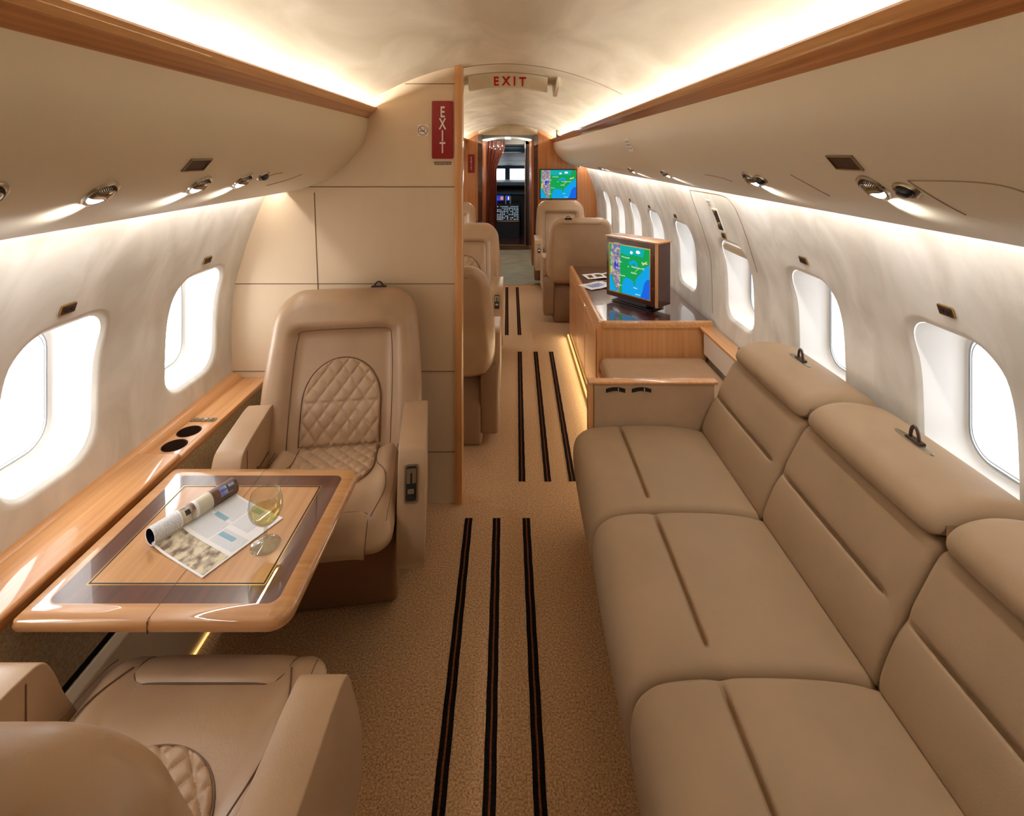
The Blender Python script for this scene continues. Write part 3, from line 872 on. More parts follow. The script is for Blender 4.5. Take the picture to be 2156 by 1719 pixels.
for ya, yb in SECT:
    b = MB(); loft(b, seat_prof, ya, yb, .022, GS, bulge=.004); part(b, 'seat_cushion', ['sofa'], root, ang=60)
    b = MB(); loft(b, back_prof, ya, yb, .018, GB, gend=.055, bulge=.003); part(b, 'back_cushion', ['sofa'], root, ang=60)
    b = MB(); loft(b, head_prof, ya, yb, .04, None, bulge=.003); part(b, 'headrest_pad', ['sofa'], root, ang=60)
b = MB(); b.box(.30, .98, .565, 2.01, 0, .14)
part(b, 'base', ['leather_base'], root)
for y in (1.80, 1.29):
    b = MB()
    b.prism([(1.01 + .014 * math.cos(2 * PI * i / 24) * (1 if True else 1), y + .062 * math.sin(2 * PI * i / 24)) for i in range(24)], 'z', .768, .7795); b.bevel(.002, 2)
    pl = part(b, 'tie_plate', ['nickel'], root)
    b = MB()
    b.tube([(1.013, y + .014 * math.cos(t), .779 + .036 * math.sin(t)) for t in [PI * i / 14 for i in range(15)]], .0042, 7)
    b.box(1.003, 1.022, y - .024, y + .020, .776, .784)
    part(b, 'tie_ring', ['brown_dark'], root)

# ------------------------------------------------------------------ console at the far end of the sofa
root = thing('sofa_end_console', 'leather covered end console with oak edge and two dark finger slots', 'console', (.55, 2.06, 0))
b = MB()
b.prism([(.322, .0), (.322, .592), (.80, .592), (.80, .42), (.84, .40), (.84, 0)], 'y', 2.022, 2.052); b.bevel(.006, 2)
part(b, 'body', ['leather'], root)
b = MB(); b.box(.303, .812, 2.018, 2.062, .592, .602); b.bevel(.003, 2)
part(b, 'top_edge', ['oak_v'], root)
b = MB(); b.box(.300, .3215, 2.020, 2.06, .0, .592); b.bevel(.004, 2)
part(b, 'end_panel', ['oak_v'], root)
for cx in (.408, .510):
    b = MB()
    c = [(cx - .038 + .076 * i / 16, .568 + .007 * math.sin(PI * i / 16)) for i in range(17)]
    b.prism([(x, z + .007) for x, z in c] + [(x, z - .007) for x, z in c[::-1]], 'y', 2.0185, 2.023)
    hd = part(b, 'finger_slot', ['black'], root)
    b = MB(); b.box(cx + .008, cx + .013, 2.0165, 2.0185, .566, .580); part(b, 'slot_clip', ['chrome'], root)
b = MB(); b.prism([(2.04 + .006 * math.cos(2 * PI * i / 16), .51 + .022 * math.sin(2 * PI * i / 16)) for i in range(16)], 'x', .2975, .3005); part(b, 'latch', ['nickel'], root)

# padded bench between console and credenza
root = thing('padded_bench', 'low bench with tan leather cushion between end console and credenza', 'bench', (.76, 2.48, 0))
b = MB(); b.box(.476, .99, 2.09, 2.838, 0, .29); part(b, 'box', ['oak_v'], root)
b = MB()
pad(b, lambda a: .292, 2.075, 2.836, .04, lambda x, a: .385, lambda x, a: .29, lambda x, a, d: (.772 + x, a, d), er=.035, rc0=.04, nu=24, nv=24)
part(b, 'cushion', ['leather'], root)

# ------------------------------------------------------------------ credenza
root = thing('credenza', 'oak credenza with dark glossy top and wooden edge below the right windows', 'credenza', (.8, 3.55, 0))
CZ = .570
b = MB(); b.prism([(.478, .02), (.99, .02), (1.06, .22), (1.085, .40), (1.092, CZ - .022), (.478, CZ - .022)], 'y', 2.852, 4.24); part(b, 'cabinet', ['oak_v'], root, smooth=False)
b = MB(); b.box(.505, 1.108, 2.868, 4.26, CZ - .02, CZ - .002); part(b, 'top', ['dark_gloss'], root, smooth=False)
b = MB()
path = [(1.112, 2.858)] + [(.53 - .035 * math.sin(PI / 2 * i / 8), 2.893 - .035 * math.cos(PI / 2 * i / 8)) for i in range(9)] + [(.495, 4.27)]
cs = [(-.014, -.036), (-.016, -.012), (-.010, 0.0), (.004, .002), (.012, -.001), (.013, -.036)]
rows = []
for i, (x, y) in enumerate(path):
    a = path[max(0, i - 1)]; c = path[min(len(path) - 1, i + 1)]
    t = Vector((c[0] - a[0], c[1] - a[1])).normalized(); nx, ny_ = t.y, -t.x     # inward normal
    rows.append([(x - (-nx) * o_ * 1.0, y - (-ny_) * o_, CZ + dz) for o_, dz in cs])
b.grid(rows, closed_u=True)
part(b, 'top_edge', ['oak'], root)
for y0_, y1_ in ((2.90, 3.32), (3.34, 3.77), (3.79, 4.21)):
    b = MB(); b.box(.472, .479, y0_, y1_, .06, CZ - .06); b.bevel(.002, 1)
    d = part(b, 'door', ['oak_v'], root)
    b = MB(); b.prism([(y1_ - .05 + .010 * math.cos(2 * PI * i / 16), .40 + .022 * math.sin(2 * PI * i / 16)) for i in range(16)], 'x', .468, .4725); part(b, 'handle', ['nickel'], root)
b = MB(); b.box(.458, .470, 2.14, 4.24, .0, .012)
o = b.build('floor_light_strip', ['led_warm']); tag(o, 'glowing strip light along the carpet at the foot of the credenza', 'light strip', kind='thing')

# wall ledge behind the bench
root = thing('wall_shelf', 'short oak ledge on the right wall between sofa and credenza', 'ledge', (1.09, 2.43, 0))
b = MB(); b.box(1.040, 1.122, 2.03, 2.845, .528, .545); b.bevel(.005, 2); part(b, 'ledge_top', ['oak'], root)
b = MB(); b.box(1.062, 1.078, 2.10, 2.84, .395, .528); part(b, 'side_panel', ['white_plastic'], root)

# ------------------------------------------------------------------ screens with the flight map
def map_screen(b, W, H, mtx, scale_text=1.0):
    def poly(pts, m, dz):
        b.f([b.v(mtx @ Vector(((u - .5) * W, (v_ - .5) * H, dz))) for u, v_ in pts], m)
    def blob(u, v_, ru, rv, m, dz, n=14): poly([(u + ru * math.cos(2 * PI * i / n) * (1 + .2 * math.sin(3 * i + u * 20)), v_ + rv * math.sin(2 * PI * i / n)) for i in range(n)], m, dz)
    d = .0003
    poly([(0, 0), (1, 0), (1, 1), (0, 1)], 0, d)
    poly([(.27, .84), (.45, .80), (.62, .84), (.84, .82), (.88, 1), (.27, 1)], 1, 2 * d)
    poly([(0, .36), (.04, .5), (.02, .7), (.04, 1), (.27, 1), (.28, .75), (.27, .45), (.28, .3), (.25, .06), (.24, 0), (.17, 0), (.17, .05), (.07, .32)], 4, 2 * d)
    poly([(1, .70), (.88, .62), (.80, .50), (.72, .42), (.66, .33), (.645, .2), (.625, .2), (.60, .30), (.52, .335), (.42, .34), (.36, .29), (.33, .18), (.32, .05), (.33, 0), (1, 0)], 2, 2 * d)
    poly([(1, .40), (.93, .39), (.87, .30), (.83, .14), (.78, 0), (1, 0)], 3, 3 * d)
    poly([(0, .35), (.04, .31), (.10, .16), (.16, .03), (.16, 0), (0, 0)], 2, 2 * d)
    for u, v_, ru, rv in ((.55, .66, .05, .04), (.62, .70, .06, .03), (.68, .66, .03, .03), (.70, .62, .03, .015)): blob(u, v_, ru, rv, 2, 3 * d)
    blob(.56, .88, .035, .03, 5, 3 * d); blob(.72, .91, .05, .035, 5, 3 * d)
    poly([(.62, .46), (.66, .50), (.72, .56), (.70, .56), (.64, .49)], 6, 4 * d); poly([(.82, .68), (.93, .76), (.94, .74), (.84, .66)], 6, 4 * d)
    poly([(.12, .60), (.17, .64), (.17, .46), (.13, .48)], 7, 3 * d); poly([(.17, .58), (.23, .62), (.23, .5), (.18, .48)], 8, 3 * d)
    poly([(.02, .5), (.05, .54), (.06, .40), (.03, .38)], 6, 3 * d)
    poly([(.47, .57), (.485, .60), (.50, .565), (.485, .575)], 5, 4 * d)
    for txt, u, v_, s_ in (('Minneapolis', .42, .76, 1), ('Boston', .88, .71, 1.1), ('Washington DC', .72, .59, 1.1), ('Atlanta', .62, .47, 1.1), ('San Diego', .24, .65, .9), ('Denver', .22, .51, .9), ('Houston', .34, .37, .9), ('Mexico', .26, .16, .9), ('Miami', .66, .17, .9), ('Jamaica', .72, .05, .9)):
        add_text(b, txt, .045 * H * s_ * scale_text, mtx @ Matrix.Translation(((u - .5) * W, (v_ - .5) * H, 4.5 * d)), 5, extrude=0)
SCR = ['scr_green', 'scr_teal', 'scr_ocean', 'scr_deep', 'scr_brown', 'scr_white', 'scr_yellow', 'scr_blue', 'scr_violet']

# pop-up monitor on the credenza
P0 = Vector((.608, 3.30, .600)); P1 = Vector((.847, 3.00, .600))
ex = (P1 - P0).normalized(); ey = Vector((0, 0, 1)); ez = Vector((-ex.y * -1, 0, 0))
nrm = ex.cross(ey)                                  # faces the viewer / aisle
W_, H_ = (P1 - P0).length, .372
ctr = (P0 + P1) / 2
root = thing('pop_up_monitor', 'dark wood cased monitor showing a weather map raised from the credenza top', 'monitor', (ctr.x - nrm.x * .07, ctr.y - nrm.y * .07, CZ))
base_in = Matrix.Translation(-Vector(root.location))
mt = base_in @ frame_mtx(ctr + Vector((0, 0, H_ / 2)), ex, ey)
b = MB(); b.box(-W_ / 2, W_ / 2 - .012, -H_ / 2, H_ / 2, -.130, 0); b.bevel(.003, 2); b.xf(mt); b.build('casing', ['dark_gloss'], root)
b = MB(); b.box(W_ / 2 - .0125, W_ / 2 + .001, -H_ / 2, H_ / 2, -.012, .0006); b.xf(mt); b.build('edge_strip', ['oak_v'], root)
b = MB(); b.box(W_ / 2 - .013, W_ / 2 + .002, -H_ / 2, H_ / 2, -.130, -.012); b.xf(mt); b.build('side_cover', ['dark_gloss'], root)
b = MB(); b.box(-W_ / 2 - .006, W_ / 2 + .010, H_ / 2, H_ / 2 + .010, -.138, .008); b.bevel(.002, 2); b.xf(mt); b.build('top_cover', ['oak'], root)
sw, sh = W_ * .80, H_ * .80
smt = mt @ Matrix.Translation((-.010, -.002, .001))
b = MB()
for q in (((-sw / 2 - .006, sw / 2 + .006), (sh / 2, sh / 2 + .006)), ((-sw / 2 - .006, sw / 2 + .006), (-sh / 2 - .006, -sh / 2)), ((-sw / 2 - .006, -sw / 2), (-sh / 2, sh / 2)), ((sw / 2, sw / 2 + .006), (-sh / 2, sh / 2))):
    b.box(q[0][0], q[0][1], q[1][0], q[1][1], -.001, .0025)
b.xf(smt); b.build('screen_border', ['brass'], root)
b = MB(); map_screen(b, sw, sh, smt); b.build('screen', SCR, root, smooth=False, recalc=False, merge=False)
b = MB(); b.box(-.10, .10, -H_ / 2 - .0285, -H_ / 2, -.11, -.02); b.box(-.15, .15, -H_ / 2 - .0285, -H_ / 2 - .024, -.13, .0); b.xf(mt); b.build('pedestal', ['black'], root)

# papers on the credenza
def sheet(name, x, y, rz, w, h, mats, label, z=CZ + .0005, seed=0):
    b = MB(); rnd = random.Random(seed)
    rows = [[(-w / 2 + w * i / 8, -h / 2 + h * j / 6, .003 + .010 * abs(math.sin(i * .7 + seed)) * (i / 8)) for i in range(9)] for j in range(7)]
    V = b.grid(rows, 0); rows2 = [[(p[0], p[1], p[2] - .002) for p in r] for r in rows]; b.grid(rows2, 0)
    for e in (0, 6): b.grid([rows[e], rows2[e]])
    b.grid([[r[0] for r in rows], [r[0] for r in rows2]]); b.grid([[r[8] for r in rows], [r[8] for r in rows2]])
    b.grid([[(p[0] * .8, p[1] * .5, p[2] + .0006) for p in r] for r in rows], 1)
    o = b.build(name, mats, recalc=False); o.location = (x, y, z); o.rotation_euler = (0, 0, rz)
    return tag(o, label, 'magazine', 'papers on the credenza', 'thing')
sheet('magazine', .60, 3.62, .5, .21, .15, ['paper', 'paper_sky'], 'open white paper lying on the credenza just left of the monitor', seed=1)
sheet('magazine', .66, 3.90, .2, .22, .15, ['paper', 'paper_photo2'], 'curled magazine on the credenza behind the monitor', seed=2)

# ------------------------------------------------------------------ bulkhead screen
root = thing('wall_screen', 'flat screen with a colourful weather map on the wooden bulkhead', 'screen', (.62, Y1 - .03, 1.1))
b = MB(); b.box(-.252, .252, -.012, -.0005, -.203, .203); b.build('screen_frame', ['brown_dark'], root)
b = MB(); map_screen(b, .475, .378, frame_mtx((0, -.0125, 0), (1, 0, 0), (0, 0, 1))); b.build('screen', SCR, root, smooth=False, recalc=False, merge=False)

# ------------------------------------------------------------------ signs
root = thing('exit_sign', 'tall red sign with white vertical EXIT lettering on the beige partition', 'sign', (-.298, PY0 - .001, 1.605))
b = MB(); b.prism(rrect(-.0455, .0455, -.124, .124, .006), 'z', 0, .006); b.xf(frame_mtx((0, 0, 0), (1, 0, 0), (0, 0, 1))); b.bevel(.0015, 1); b.build('plate', ['red_sign'], root)
b = MB()
for i, ch in enumerate('EXIT'):
    me_m = frame_mtx((0, -.0064, .074 - .051 * i), (1, 0, 0), (0, 0, 1)) @ Matrix.Diagonal((.62, 1, 1, 1))
    add_text(b, ch, .066, me_m, 0, extrude=.0006, bold=.0012)
b.build('lettering', ['sign_white'], root, smooth=False, recalc=False)
root = thing('no_smoking_sign', 'small square no smoking sign beside the red EXIT sign', 'sign', (-.383, PY0 - .001, 1.602))
b = MB(); b.prism(rrect(-.023, .023, -.025, .025, .002), 'z', 0, .0015); b.xf(frame_mtx((0, 0, 0), (1, 0, 0), (0, 0, 1))); b.build('plate', ['sign_white'], root)
b = MB()
mt = frame_mtx((0, -.0016, 0), (1, 0, 0), (0, 0, 1))
b.tube([mt @ Vector((.0195 * math.cos(2 * PI * i / 40), .0195 * math.sin(2 * PI * i / 40), 0)) for i in range(40)], .0014, 5, closed=True, m=0)
b.tube([mt @ Vector((-.0135, .0135, 0)), mt @ Vector((.0135, -.0135, 0))], .0014, 5, m=0)
b.tube([mt @ Vector((-.013, -.002, 0)), mt @ Vector((.008, -.002, 0))], .0018, 5, m=1)
b.tube([mt @ Vector(p) for p in ((.009, .002, 0), (.011, .006, 0), (.006, .009, 0), (.010, .012, 0))], .0010, 5, m=1)
b.build('symbol', ['red_sign', 'sign_text'], root)
b = MB()
mt = frame_mtx((-.297, PY0 - .001, 1.462), (1, 0, 0), (0, 0, 1))
rnd = random.Random(3)
for row, (zz, hw) in enumerate(((.004, .039), (-.004, .036))):
    x = -hw
    while x < hw:
        w = rnd.choice((.004, .006, .008)); b.prism([(x, zz - .0022), (min(hw, x + w), zz - .0022), (min(hw, x + w), zz + .0022), (x, zz + .0022)], 'z', 0, .0005); x += w + .0014
b.xf(mt)
tag(b.build('notice_lettering', ['sign_text'], smooth=False), 'two tiny dark lines of text on the partition below the red EXIT sign', 'sign', kind='thing')
root = thing('exit_sign', 'small distant red upright sign on the wooden bulkhead left of the passage', 'sign', (-.545, Y1 - .031, 1.375))
b = MB(); b.prism(rrect(-.046, .046, -.125, .125, .008), 'z', 0, .006); b.xf(frame_mtx((0, 0, 0), (1, 0, 0), (0, 0, 1))); b.build('plate', ['red_sign'], root)
b = MB()
for i, ch in enumerate('EXIT'): add_text(b, ch, .055, frame_mtx((0, -.0065, .07 - .047 * i), (1, 0, 0), (0, 0, 1)) @ Matrix.Diagonal((.62, 1, 1, 1)), 0, extrude=.0006)
b.build('lettering', ['sign_white'], root, smooth=False, recalc=False)

# overhead EXIT panel recessed in the ceiling
root = thing('overhead_exit_sign', 'cream ceiling housing with red EXIT lettering above the aisle', 'sign', (-.02, 2.52, 1.86))
root_inv = Matrix.Translation(-Vector(root.location))
b = MB()
n = 24; xa, xb = -.235, .195
def cz_(x): return ceil_z(x - XC)
face = [(xa + .02 + (xb - xa - .04) * i / n) for i in range(n + 1)]
rows = [[(x, 2.50, cz_(x) - .002) for x in face], [(x, 2.515, cz_(x) - .016) for x in face], [(x, 2.545, cz_(x) - .062 - .006 * math.cos(PI * (x + .02) / .5)) for x in face], [(x, 2.60, cz_(x) - .066) for x in face], [(x, 2.70, cz_(x) - .05) for x in face], [(x, 2.86, cz_(x) + .0) for x in face]]
b.grid(rows); b.grid([[r[0] for r in rows]] + [[(r[0][0], r[0][1], cz_(r[0][0]) + .004) for r in rows]]); b.grid([[r[-1] for r in rows]] + [[(r[-1][0], r[-1][1], cz_(r[-1][0]) + .004) for r in rows]])
b.xf(root_inv); b.build('housing', ['headliner'], root, ang=30)
for sx, xs in ((-1, xa), (1, xb)):
    b = MB()
    b.prism([(2.42, cz_(xs) - .004), (2.46, cz_(xs) - .012), (2.66, cz_(xs) - .075), (2.70, cz_(xs) - .07), (2.80, cz_(xs))], 'x', xs - .008 + sx * .03, xs + .008 + sx * .03)
    b.xf(root_inv); b.build('side_fin', ['headliner'], root, ang=30)
b = MB()
up = Vector((0, -.030, .046)).normalized()
for i, (ch, px) in enumerate(zip('EXIT', (-.078, -.029, .012, .052))):
    add_text(b, ch, .066, root_inv @ frame_mtx((px, 2.5285, cz_(px) - .041), (1, -.0, 0), up) @ Matrix.Diagonal((.82, 1.0, 1, 1)), 0, extrude=.001, bold=.0016)
b.build('lettering', ['red_letter'], root, smooth=False, recalc=False)

# ------------------------------------------------------------------ overhead panel fittings
def psu_at(s):
    acc = 0
    for p, q in zip(PSU, PSU[1:]):
        d = math.hypot(q[0] - p[0], q[1] - p[1])
        if acc + d >= s:
            t = (s - acc) / d; return (p[0] + (q[0] - p[0]) * t, p[1] + (q[1] - p[1]) * t), ((q[0] - p[0]) / d, (q[1] - p[1]) / d)
        acc += d
    return PSU[-1], (1, 0)
def psu_frame(side, y, s, lift=0.0):
    (x, z), (tx, tz) = psu_at(s)
    nx, nz = tz, -tx          # towards the cabin (down and inwards)
    if nx > 0: nx, nz = -nx, -nz
    o = Vector((XC + side * (x + nx * lift), y, z + nz * lift))
    # local X along cabin, local Y up the panel, local Z into the cabin
    upv = Vector((-side * tx, 0, -tz)); nv = Vector((side * nx, 0, nz))
    right = upv.cross(nv)
    m_ = Matrix.Identity(4)
    for i in range(3): m_[i][0], m_[i][1], m_[i][2], m_[i][3] = right[i], upv[i], nv[i], o[i]
    return m_
def place_m(o, m_): o.matrix_world = m_
def make_spot(label):
    root = bpy.data.objects.new('reading_spotlight', None); COL.objects.link(root)
    tag(root, label, 'reading light', 'reading lights in the overhead panels', 'thing')
    b = MB(); b.lathe([(.026, .0035), (.0285, .0042), (.031, .003), (.0325, -.003)], 32); b.build('bezel', ['chrome'], root)
    b = MB(); rows = []
    for i in range(13):
        v_ = PI * (i / 12) * 1.0
        rows.append([(.026 * math.cos(v_) * math.sin(q), -.004 + .028 * math.sin(v_) * math.sin(q), .003 + .013 * math.cos(q) * (.55 + .45 * math.sin(v_))) for q in [PI / 2 * (1 - j / 10) for j in range(11)]])
    b.grid(rows)
    for i in range(1, 24):
        v_ = PI * i / 24
        b.tube([(.0263 * math.cos(v_) * math.sin(q), -.004 + .0283 * math.sin(v_) * math.sin(q), .003 + .0132 * math.cos(q) * (.55 + .45 * math.sin(v_))) for q in (PI / 2, 1.3, 1.05)], .0009, 4, m=1)
    b.build('eyeball', ['chrome', 'brown_dark'], root)
    b = MB(); c = [(.025 * math.cos(t), .024 * math.sin(t), .0045) for t in [PI + PI * i / 20 for i in range(21)]]
    b.f([b.v(p) for p in c]); b.build('lens', ['lamp_lens'], root)
    return root
SPOTS = [(-1, .919, .262, 'large lit reading light in the left overhead panel above the near window'),
         (-1, 1.214, .266, 'lit reading light in the left panel below the dark square speaker'),
         (-1, 1.41, .266, 'lit reading light in the left panel next to the black air nozzle'),
         (-1, .70, .245, 'reading light half cut off at the left edge of the picture'),
         (1, .935, .248, 'large chrome reading light in the right panel below the dark square speaker'),
         (1, 1.429, .261, 'lit reading light in the right panel with a small black slot beside it'),
         (1, 2.299, .288, 'lit reading light in the right panel above the emergency hatch'),
         (1, 2.987, .299, 'lit reading light in the right panel above the monitor'),
         (1, 4.198, .335, 'distant lit reading light in the right panel above the armchair seen from behind'),
         (1, 6.0, .40, 'farthest lit reading light in the right panel beside the wooden bulkhead')]
first = None
for s, y, d, lab in SPOTS:
    o = make_spot(lab) if first is None else copy_tree(first)
    if first is None: first = o
    o['label'] = lab
    place_m(o, psu_frame(s, y, d, .001))
    o.scale = (1, 1, 1)
    L = bpy.data.lights.new('spot_lamp', 'SPOT'); L.energy = 2.2; L.spot_size = math.radians(95); L.spot_blend = 1.0; L.shadow_soft_size = .008; L.color = (.93, .96, 1)
    lo = bpy.data.objects.new('spot_lamp', L); COL.objects.link(lo)
    m1 = psu_frame(s, y, d + .024, .015); m2 = psu_frame(s, y - .040, d + .075, .0)
    lo.location = m1.translation; lo.rotation_mode = 'QUATERNION'
    lo.rotation_quaternion = (m2.translation - m1.translation).normalized().to_track_quat('-Z', 'Y')
def speaker(side, y, d, label):
    root = bpy.data.objects.new('ceiling_speaker', None); COL.objects.link(root); tag(root, label, 'speaker', 'square speakers in the overhead panels', 'thing')
    b = MB()
    for q in ((-.038, .038, .0145, .0175), (-.038, .038, -.0175, -.0145), (-.038, -.035, -.0145, .0145), (.035, .038, -.0145, .0145)): b.box(q[0], q[1], q[2], q[3], -.006, .0025)
    b.build('speaker_frame', ['nickel'], root)
    b = MB(); b.box(-.035, .035, -.0145, .0145, -.006, .0005); b.build('speaker_cloth', ['brown_dark'], root)
    place_m(root, psu_frame(side, y, d, .001))
speaker(-1, 1.125, .195, 'dark square speaker in the left overhead panel')
speaker(1, .95, .185, 'dark square speaker in the right overhead panel')
def gasper(side, y, d, label):
    root = bpy.data.objects.new('air_vent', None); COL.objects.link(root); tag(root, label, 'air nozzle', 'air nozzles in the overhead panels', 'thing')
    b = MB(); b.lathe([(.019, .002), (.025, .004), (.029, .001), (.030, -.004)], 28, cap=False); b.build('vent_ring', ['nickel'], root)
    b = MB(); b.lathe([(.0001, .012), (.011, .012), (.017, .008), (.0195, .0), (.0195, -.004)], 24); b.build('nozzle', ['black'], root)
    place_m(root, psu_frame(side, y, d, .001) @ Matrix.Diagonal((.95, .62, 1, 1)))
gasper(-1, 1.505, .252, 'black air nozzle next to the third lit light in the left panel')
gasper(1, .855, .246, 'black air nozzle beside the large chrome light in the right panel')
gasper(1, 1.37, .258, 'small black air nozzle beside the second light in the right panel')
# engraved placard
root = bpy.data.objects.new('placard_sign', None); COL.objects.link(root); tag(root, 'small grey printed placard high on the right overhead panel', 'placard', None, 'thing')
b = MB(); b.prism(rrect(-.05, .05, -.035, .035, .004), 'z', -.002, .0015); b.build('plate', ['sign_white'], root)
b = MB()
for i in range(3):
    for j in range(3): b.box(-.038 + .028 * i, -.018 + .028 * i, -.024 + .018 * j, -.013 + .018 * j, .0015, .002)
b.build('print', ['gasket'], root); place_m(root, psu_frame(1, 2.52, .110, .001))
# access panel seams on the right overhead
b = MB()
for pts in ([(1.187, .228), (1.15, .262), (1.123, .296)], [(.83, .222), (.72, .216), (.66, .222), (.62, .25)], [(.83, .222), (.79, .30)], [(1.78, .262), (1.66, .270), (1.60, .285)]):
    b.tube([psu_frame(1, y, d, .0004).translation for y, d in spline(pts, 5)], .0012, 5)
o = b.build('ceiling_right_seams', ['seam_light']); struct(o, 'thin access panel seams in the right overhead panel')
b = MB()
for pts in ([(1.62, .245), (1.56, .25), (1.53, .262)], [(1.80, .262), (1.72, .29), (1.62, .31)]):
    b.tube([psu_frame(-1, y, d, .0004).translation for y, d in spline(pts, 5)], .0012, 5)
o = b.build('ceiling_left_seams', ['seam_light']); struct(o, 'thin access panel seams in the left overhead panel')

# window shade switches
def wall_frame(side, y, z, lift=0.001):
    z2 = z + .01; x = wall_x(z); t = Vector((wall_x(z2) - x, z2 - z)).normalized()
    upv = Vector((side * t.x, 0, t.y)); nv = Vector((-side * t.y, 0, t.x))
    right = upv.cross(nv); o = Vector((XC + side * x, y, z)) + nv * lift
    m_ = Matrix.Identity(4)
    for i in range(3): m_[i][0], m_[i][1], m_[i][2], m_[i][3] = right[i], upv[i], nv[i], o[i]
    return m_
sw0 = None
for k, (s, y, z, lab) in enumerate(((-1, 1.318, 1.104, 'brown shade switch above the near left window'), (-1, 1.922, 1.104, 'small shade switch above the left window beside the partition'),
        (1, 1.263, 1.115, 'largest brown shade switch above the nearest right window'), (1, 1.885, 1.112, 'brown shade switch above the second right window from the viewer'),
        (1, 2.612, 1.085, 'shade switch just below the emergency hatch handle'), (1, 3.38, 1.095, 'shade switch above the right window behind the monitor'),
        (1, 4.03, 1.09, 'tiny shade switch above the right window beyond the monitor'), (1, 4.69, 1.085, 'farthest tiny shade switch on the right wall'))):
    if sw0 is None:
        root = bpy.data.objects.new('shade_switch', None); COL.objects.link(root)
        b = MB(); b.prism(rrect(-.0225, .0225, -.0135, .0135, .003), 'z', -.002, .003); b.build('plate', ['brass'], root)
        b = MB(); b.prism(rrect(-.020, .020, -.011, .011, .002), 'z', .003, .0042)
        b.build('switch_face', ['brown_dark'], root)
        for dx in (-.009, .009):
            b = MB(); b.prism([(dx + .006 * math.cos(2 * PI * i / 16), .006 * math.sin(2 * PI * i / 16)) for i in range(16)], 'z', .0042, .006); b.build('button', ['black'], root)
        sw0 = root
    else: root = copy_tree(sw0)
    tag(root, lab, 'switch', 'shade switches above the windows', 'thing')
    place_m(root, wall_frame(s, y, z, .002))

# emergency hatch on the right wall
b = MB()
hp = [(2.34, .96), (2.34, 1.20), (2.36, 1.27), (2.42, 1.303), (2.62, 1.305), (2.86, 1.30), (2.90, 1.285), (2.915, 1.20), (2.915, .95), (2.915, .72), (2.90, .60)]
b.tube([wall_frame(1, y, z, .0002).translation for y, z in spline(hp, 6)], .0022, 5)
struct(b.build('wall_right_hatch_seam', ['seam_light']), 'outline seam of the emergency hatch in the right wall')
root = bpy.data.objects.new('hatch_handle', None); COL.objects.link(root); tag(root, 'dark recessed emergency hatch handle on the right wall above a window', 'handle', None, 'thing')
b = MB()
for q in ((-.037, .037, .055, .062), (-.037, .037, -.062, -.055), (-.037, -.031, -.055, .055), (.031, .037, -.055, .055)): b.box(q[0], q[1], q[2], q[3], -.003, .004)
b.build('handle_frame', ['sign_white'], root)
b = MB(); b.box(-.031, .031, -.055, .055, -.003, .001); b.build('recess', ['black'], root)
b = MB(); b.prism([(-.028, -.045), (.02, -.03), (.028, -.005), (-.01, -.012)], 'z', .001, .006); b.build('lever', ['chrome'], root)
b = MB(); b.box(-.02, .012, .042, .054, .001, .007); b.build('hinge', ['brass'], root)
place_m(root, wall_frame(1, 2.615, 1.165, .002))
root = bpy.data.objects.new('placard_sign', None); COL.objects.link(root); tag(root, 'little grey placard on the hatch above the dark handle', 'placard', None, 'thing')
b = MB(); b.prism(rrect(-.028, .028, -.02, .02, .002), 'z', -.002, .001); b.build('plate', ['headliner'], root)
b = MB(); b.box(-.022, .022, .002, .014, .001, .0015); b.box(-.014, .022, -.014, -.002, .001, .0015); b.build('print', ['gasket'], root)
place_m(root, wall_frame(1, 2.665, 1.245, .002))
# little brown fixture by the far ceiling cove
b = MB(); b.box(-.02, .02, -.02, .0, -.055, .055); b.bevel(.006, 2)
b.lathe([(.001, -.03), (.012, -.028), (.014, -.015)], 16, (0, 0, 0))
o = b.build('ceiling_sensor', ['nickel']); o.location = (.50, 5.6, 1.735); tag(o, 'small brown fixture under the ceiling near the far right cove', 'fixture', None, 'thing')

# ------------------------------------------------------------------ cockpit
root = thing('instrument_panel', 'blue lit cockpit instrument panel under the windshield', 'instrument panel', (0, 9.4, .068))
b = MB(); b.box(-.9, .9, -.02, .2, 0, .86); b.build('panel', ['cockpit_dark'], root)
b = MB(); b.prism([(-.22, .88), (-.20, .93), (.10, .95), (.4, .95), (.4, .86), (-.2, .86)], 'x', -.9, .9); b.build('glareshield', ['cockpit_blue'], root, ang=30)
b = MB(); b.box(-.9, .9, -.06, -.02, .70, .745); b.build('ledge', ['cockpit_blue'], root)
for x0, x1, ms in ((-.30, -.15, ('scr_blue', 'scr_orange', 'scr_violet')), (-.115, -.045, ('scr_blue', 'scr_white', 'scr_violet')), (-.01, .16, ('scr_blue', 'scr_blue', 'scr_blue'))):
    b = MB(); 
    if x1 - x0 > .16: b.box(x0, x1, -.030, -.02, .47, .68, 3)
    else:
        b.box(x0, x1, -.030, -.02, .47, .68, 0); b.box(x0 + (x1 - x0) * .6, x1 - .01, -.032, -.03, .60, .66, 1); b.box(x0 + .015, x1 - .02, -.032, -.03, .52, .545, 2); b.box(x0 + .015, x0 + (x1 - x0) * .5, -.032, -.03, .60, .63, 2)
    b.build('display', list(ms) + ['cockpit_dark'], root)
root = thing('control_pedestal', 'cockpit centre pedestal covered with small pale buttons', 'control pedestal', (-.065, 8.88, .068))
b = MB(); b.prism([(-.16, 0), (-.16, .30), (.12, .56), (.3, .60), (.3, 0)], 'x', -.20, .19); b.build('body', ['cockpit_dark'], root, smooth=False)
b = MB()
rnd = random.Random(5)
sl = Vector((0, .28, .26)).normalized(); nn = Vector((0, -.26, .28)).normalized()
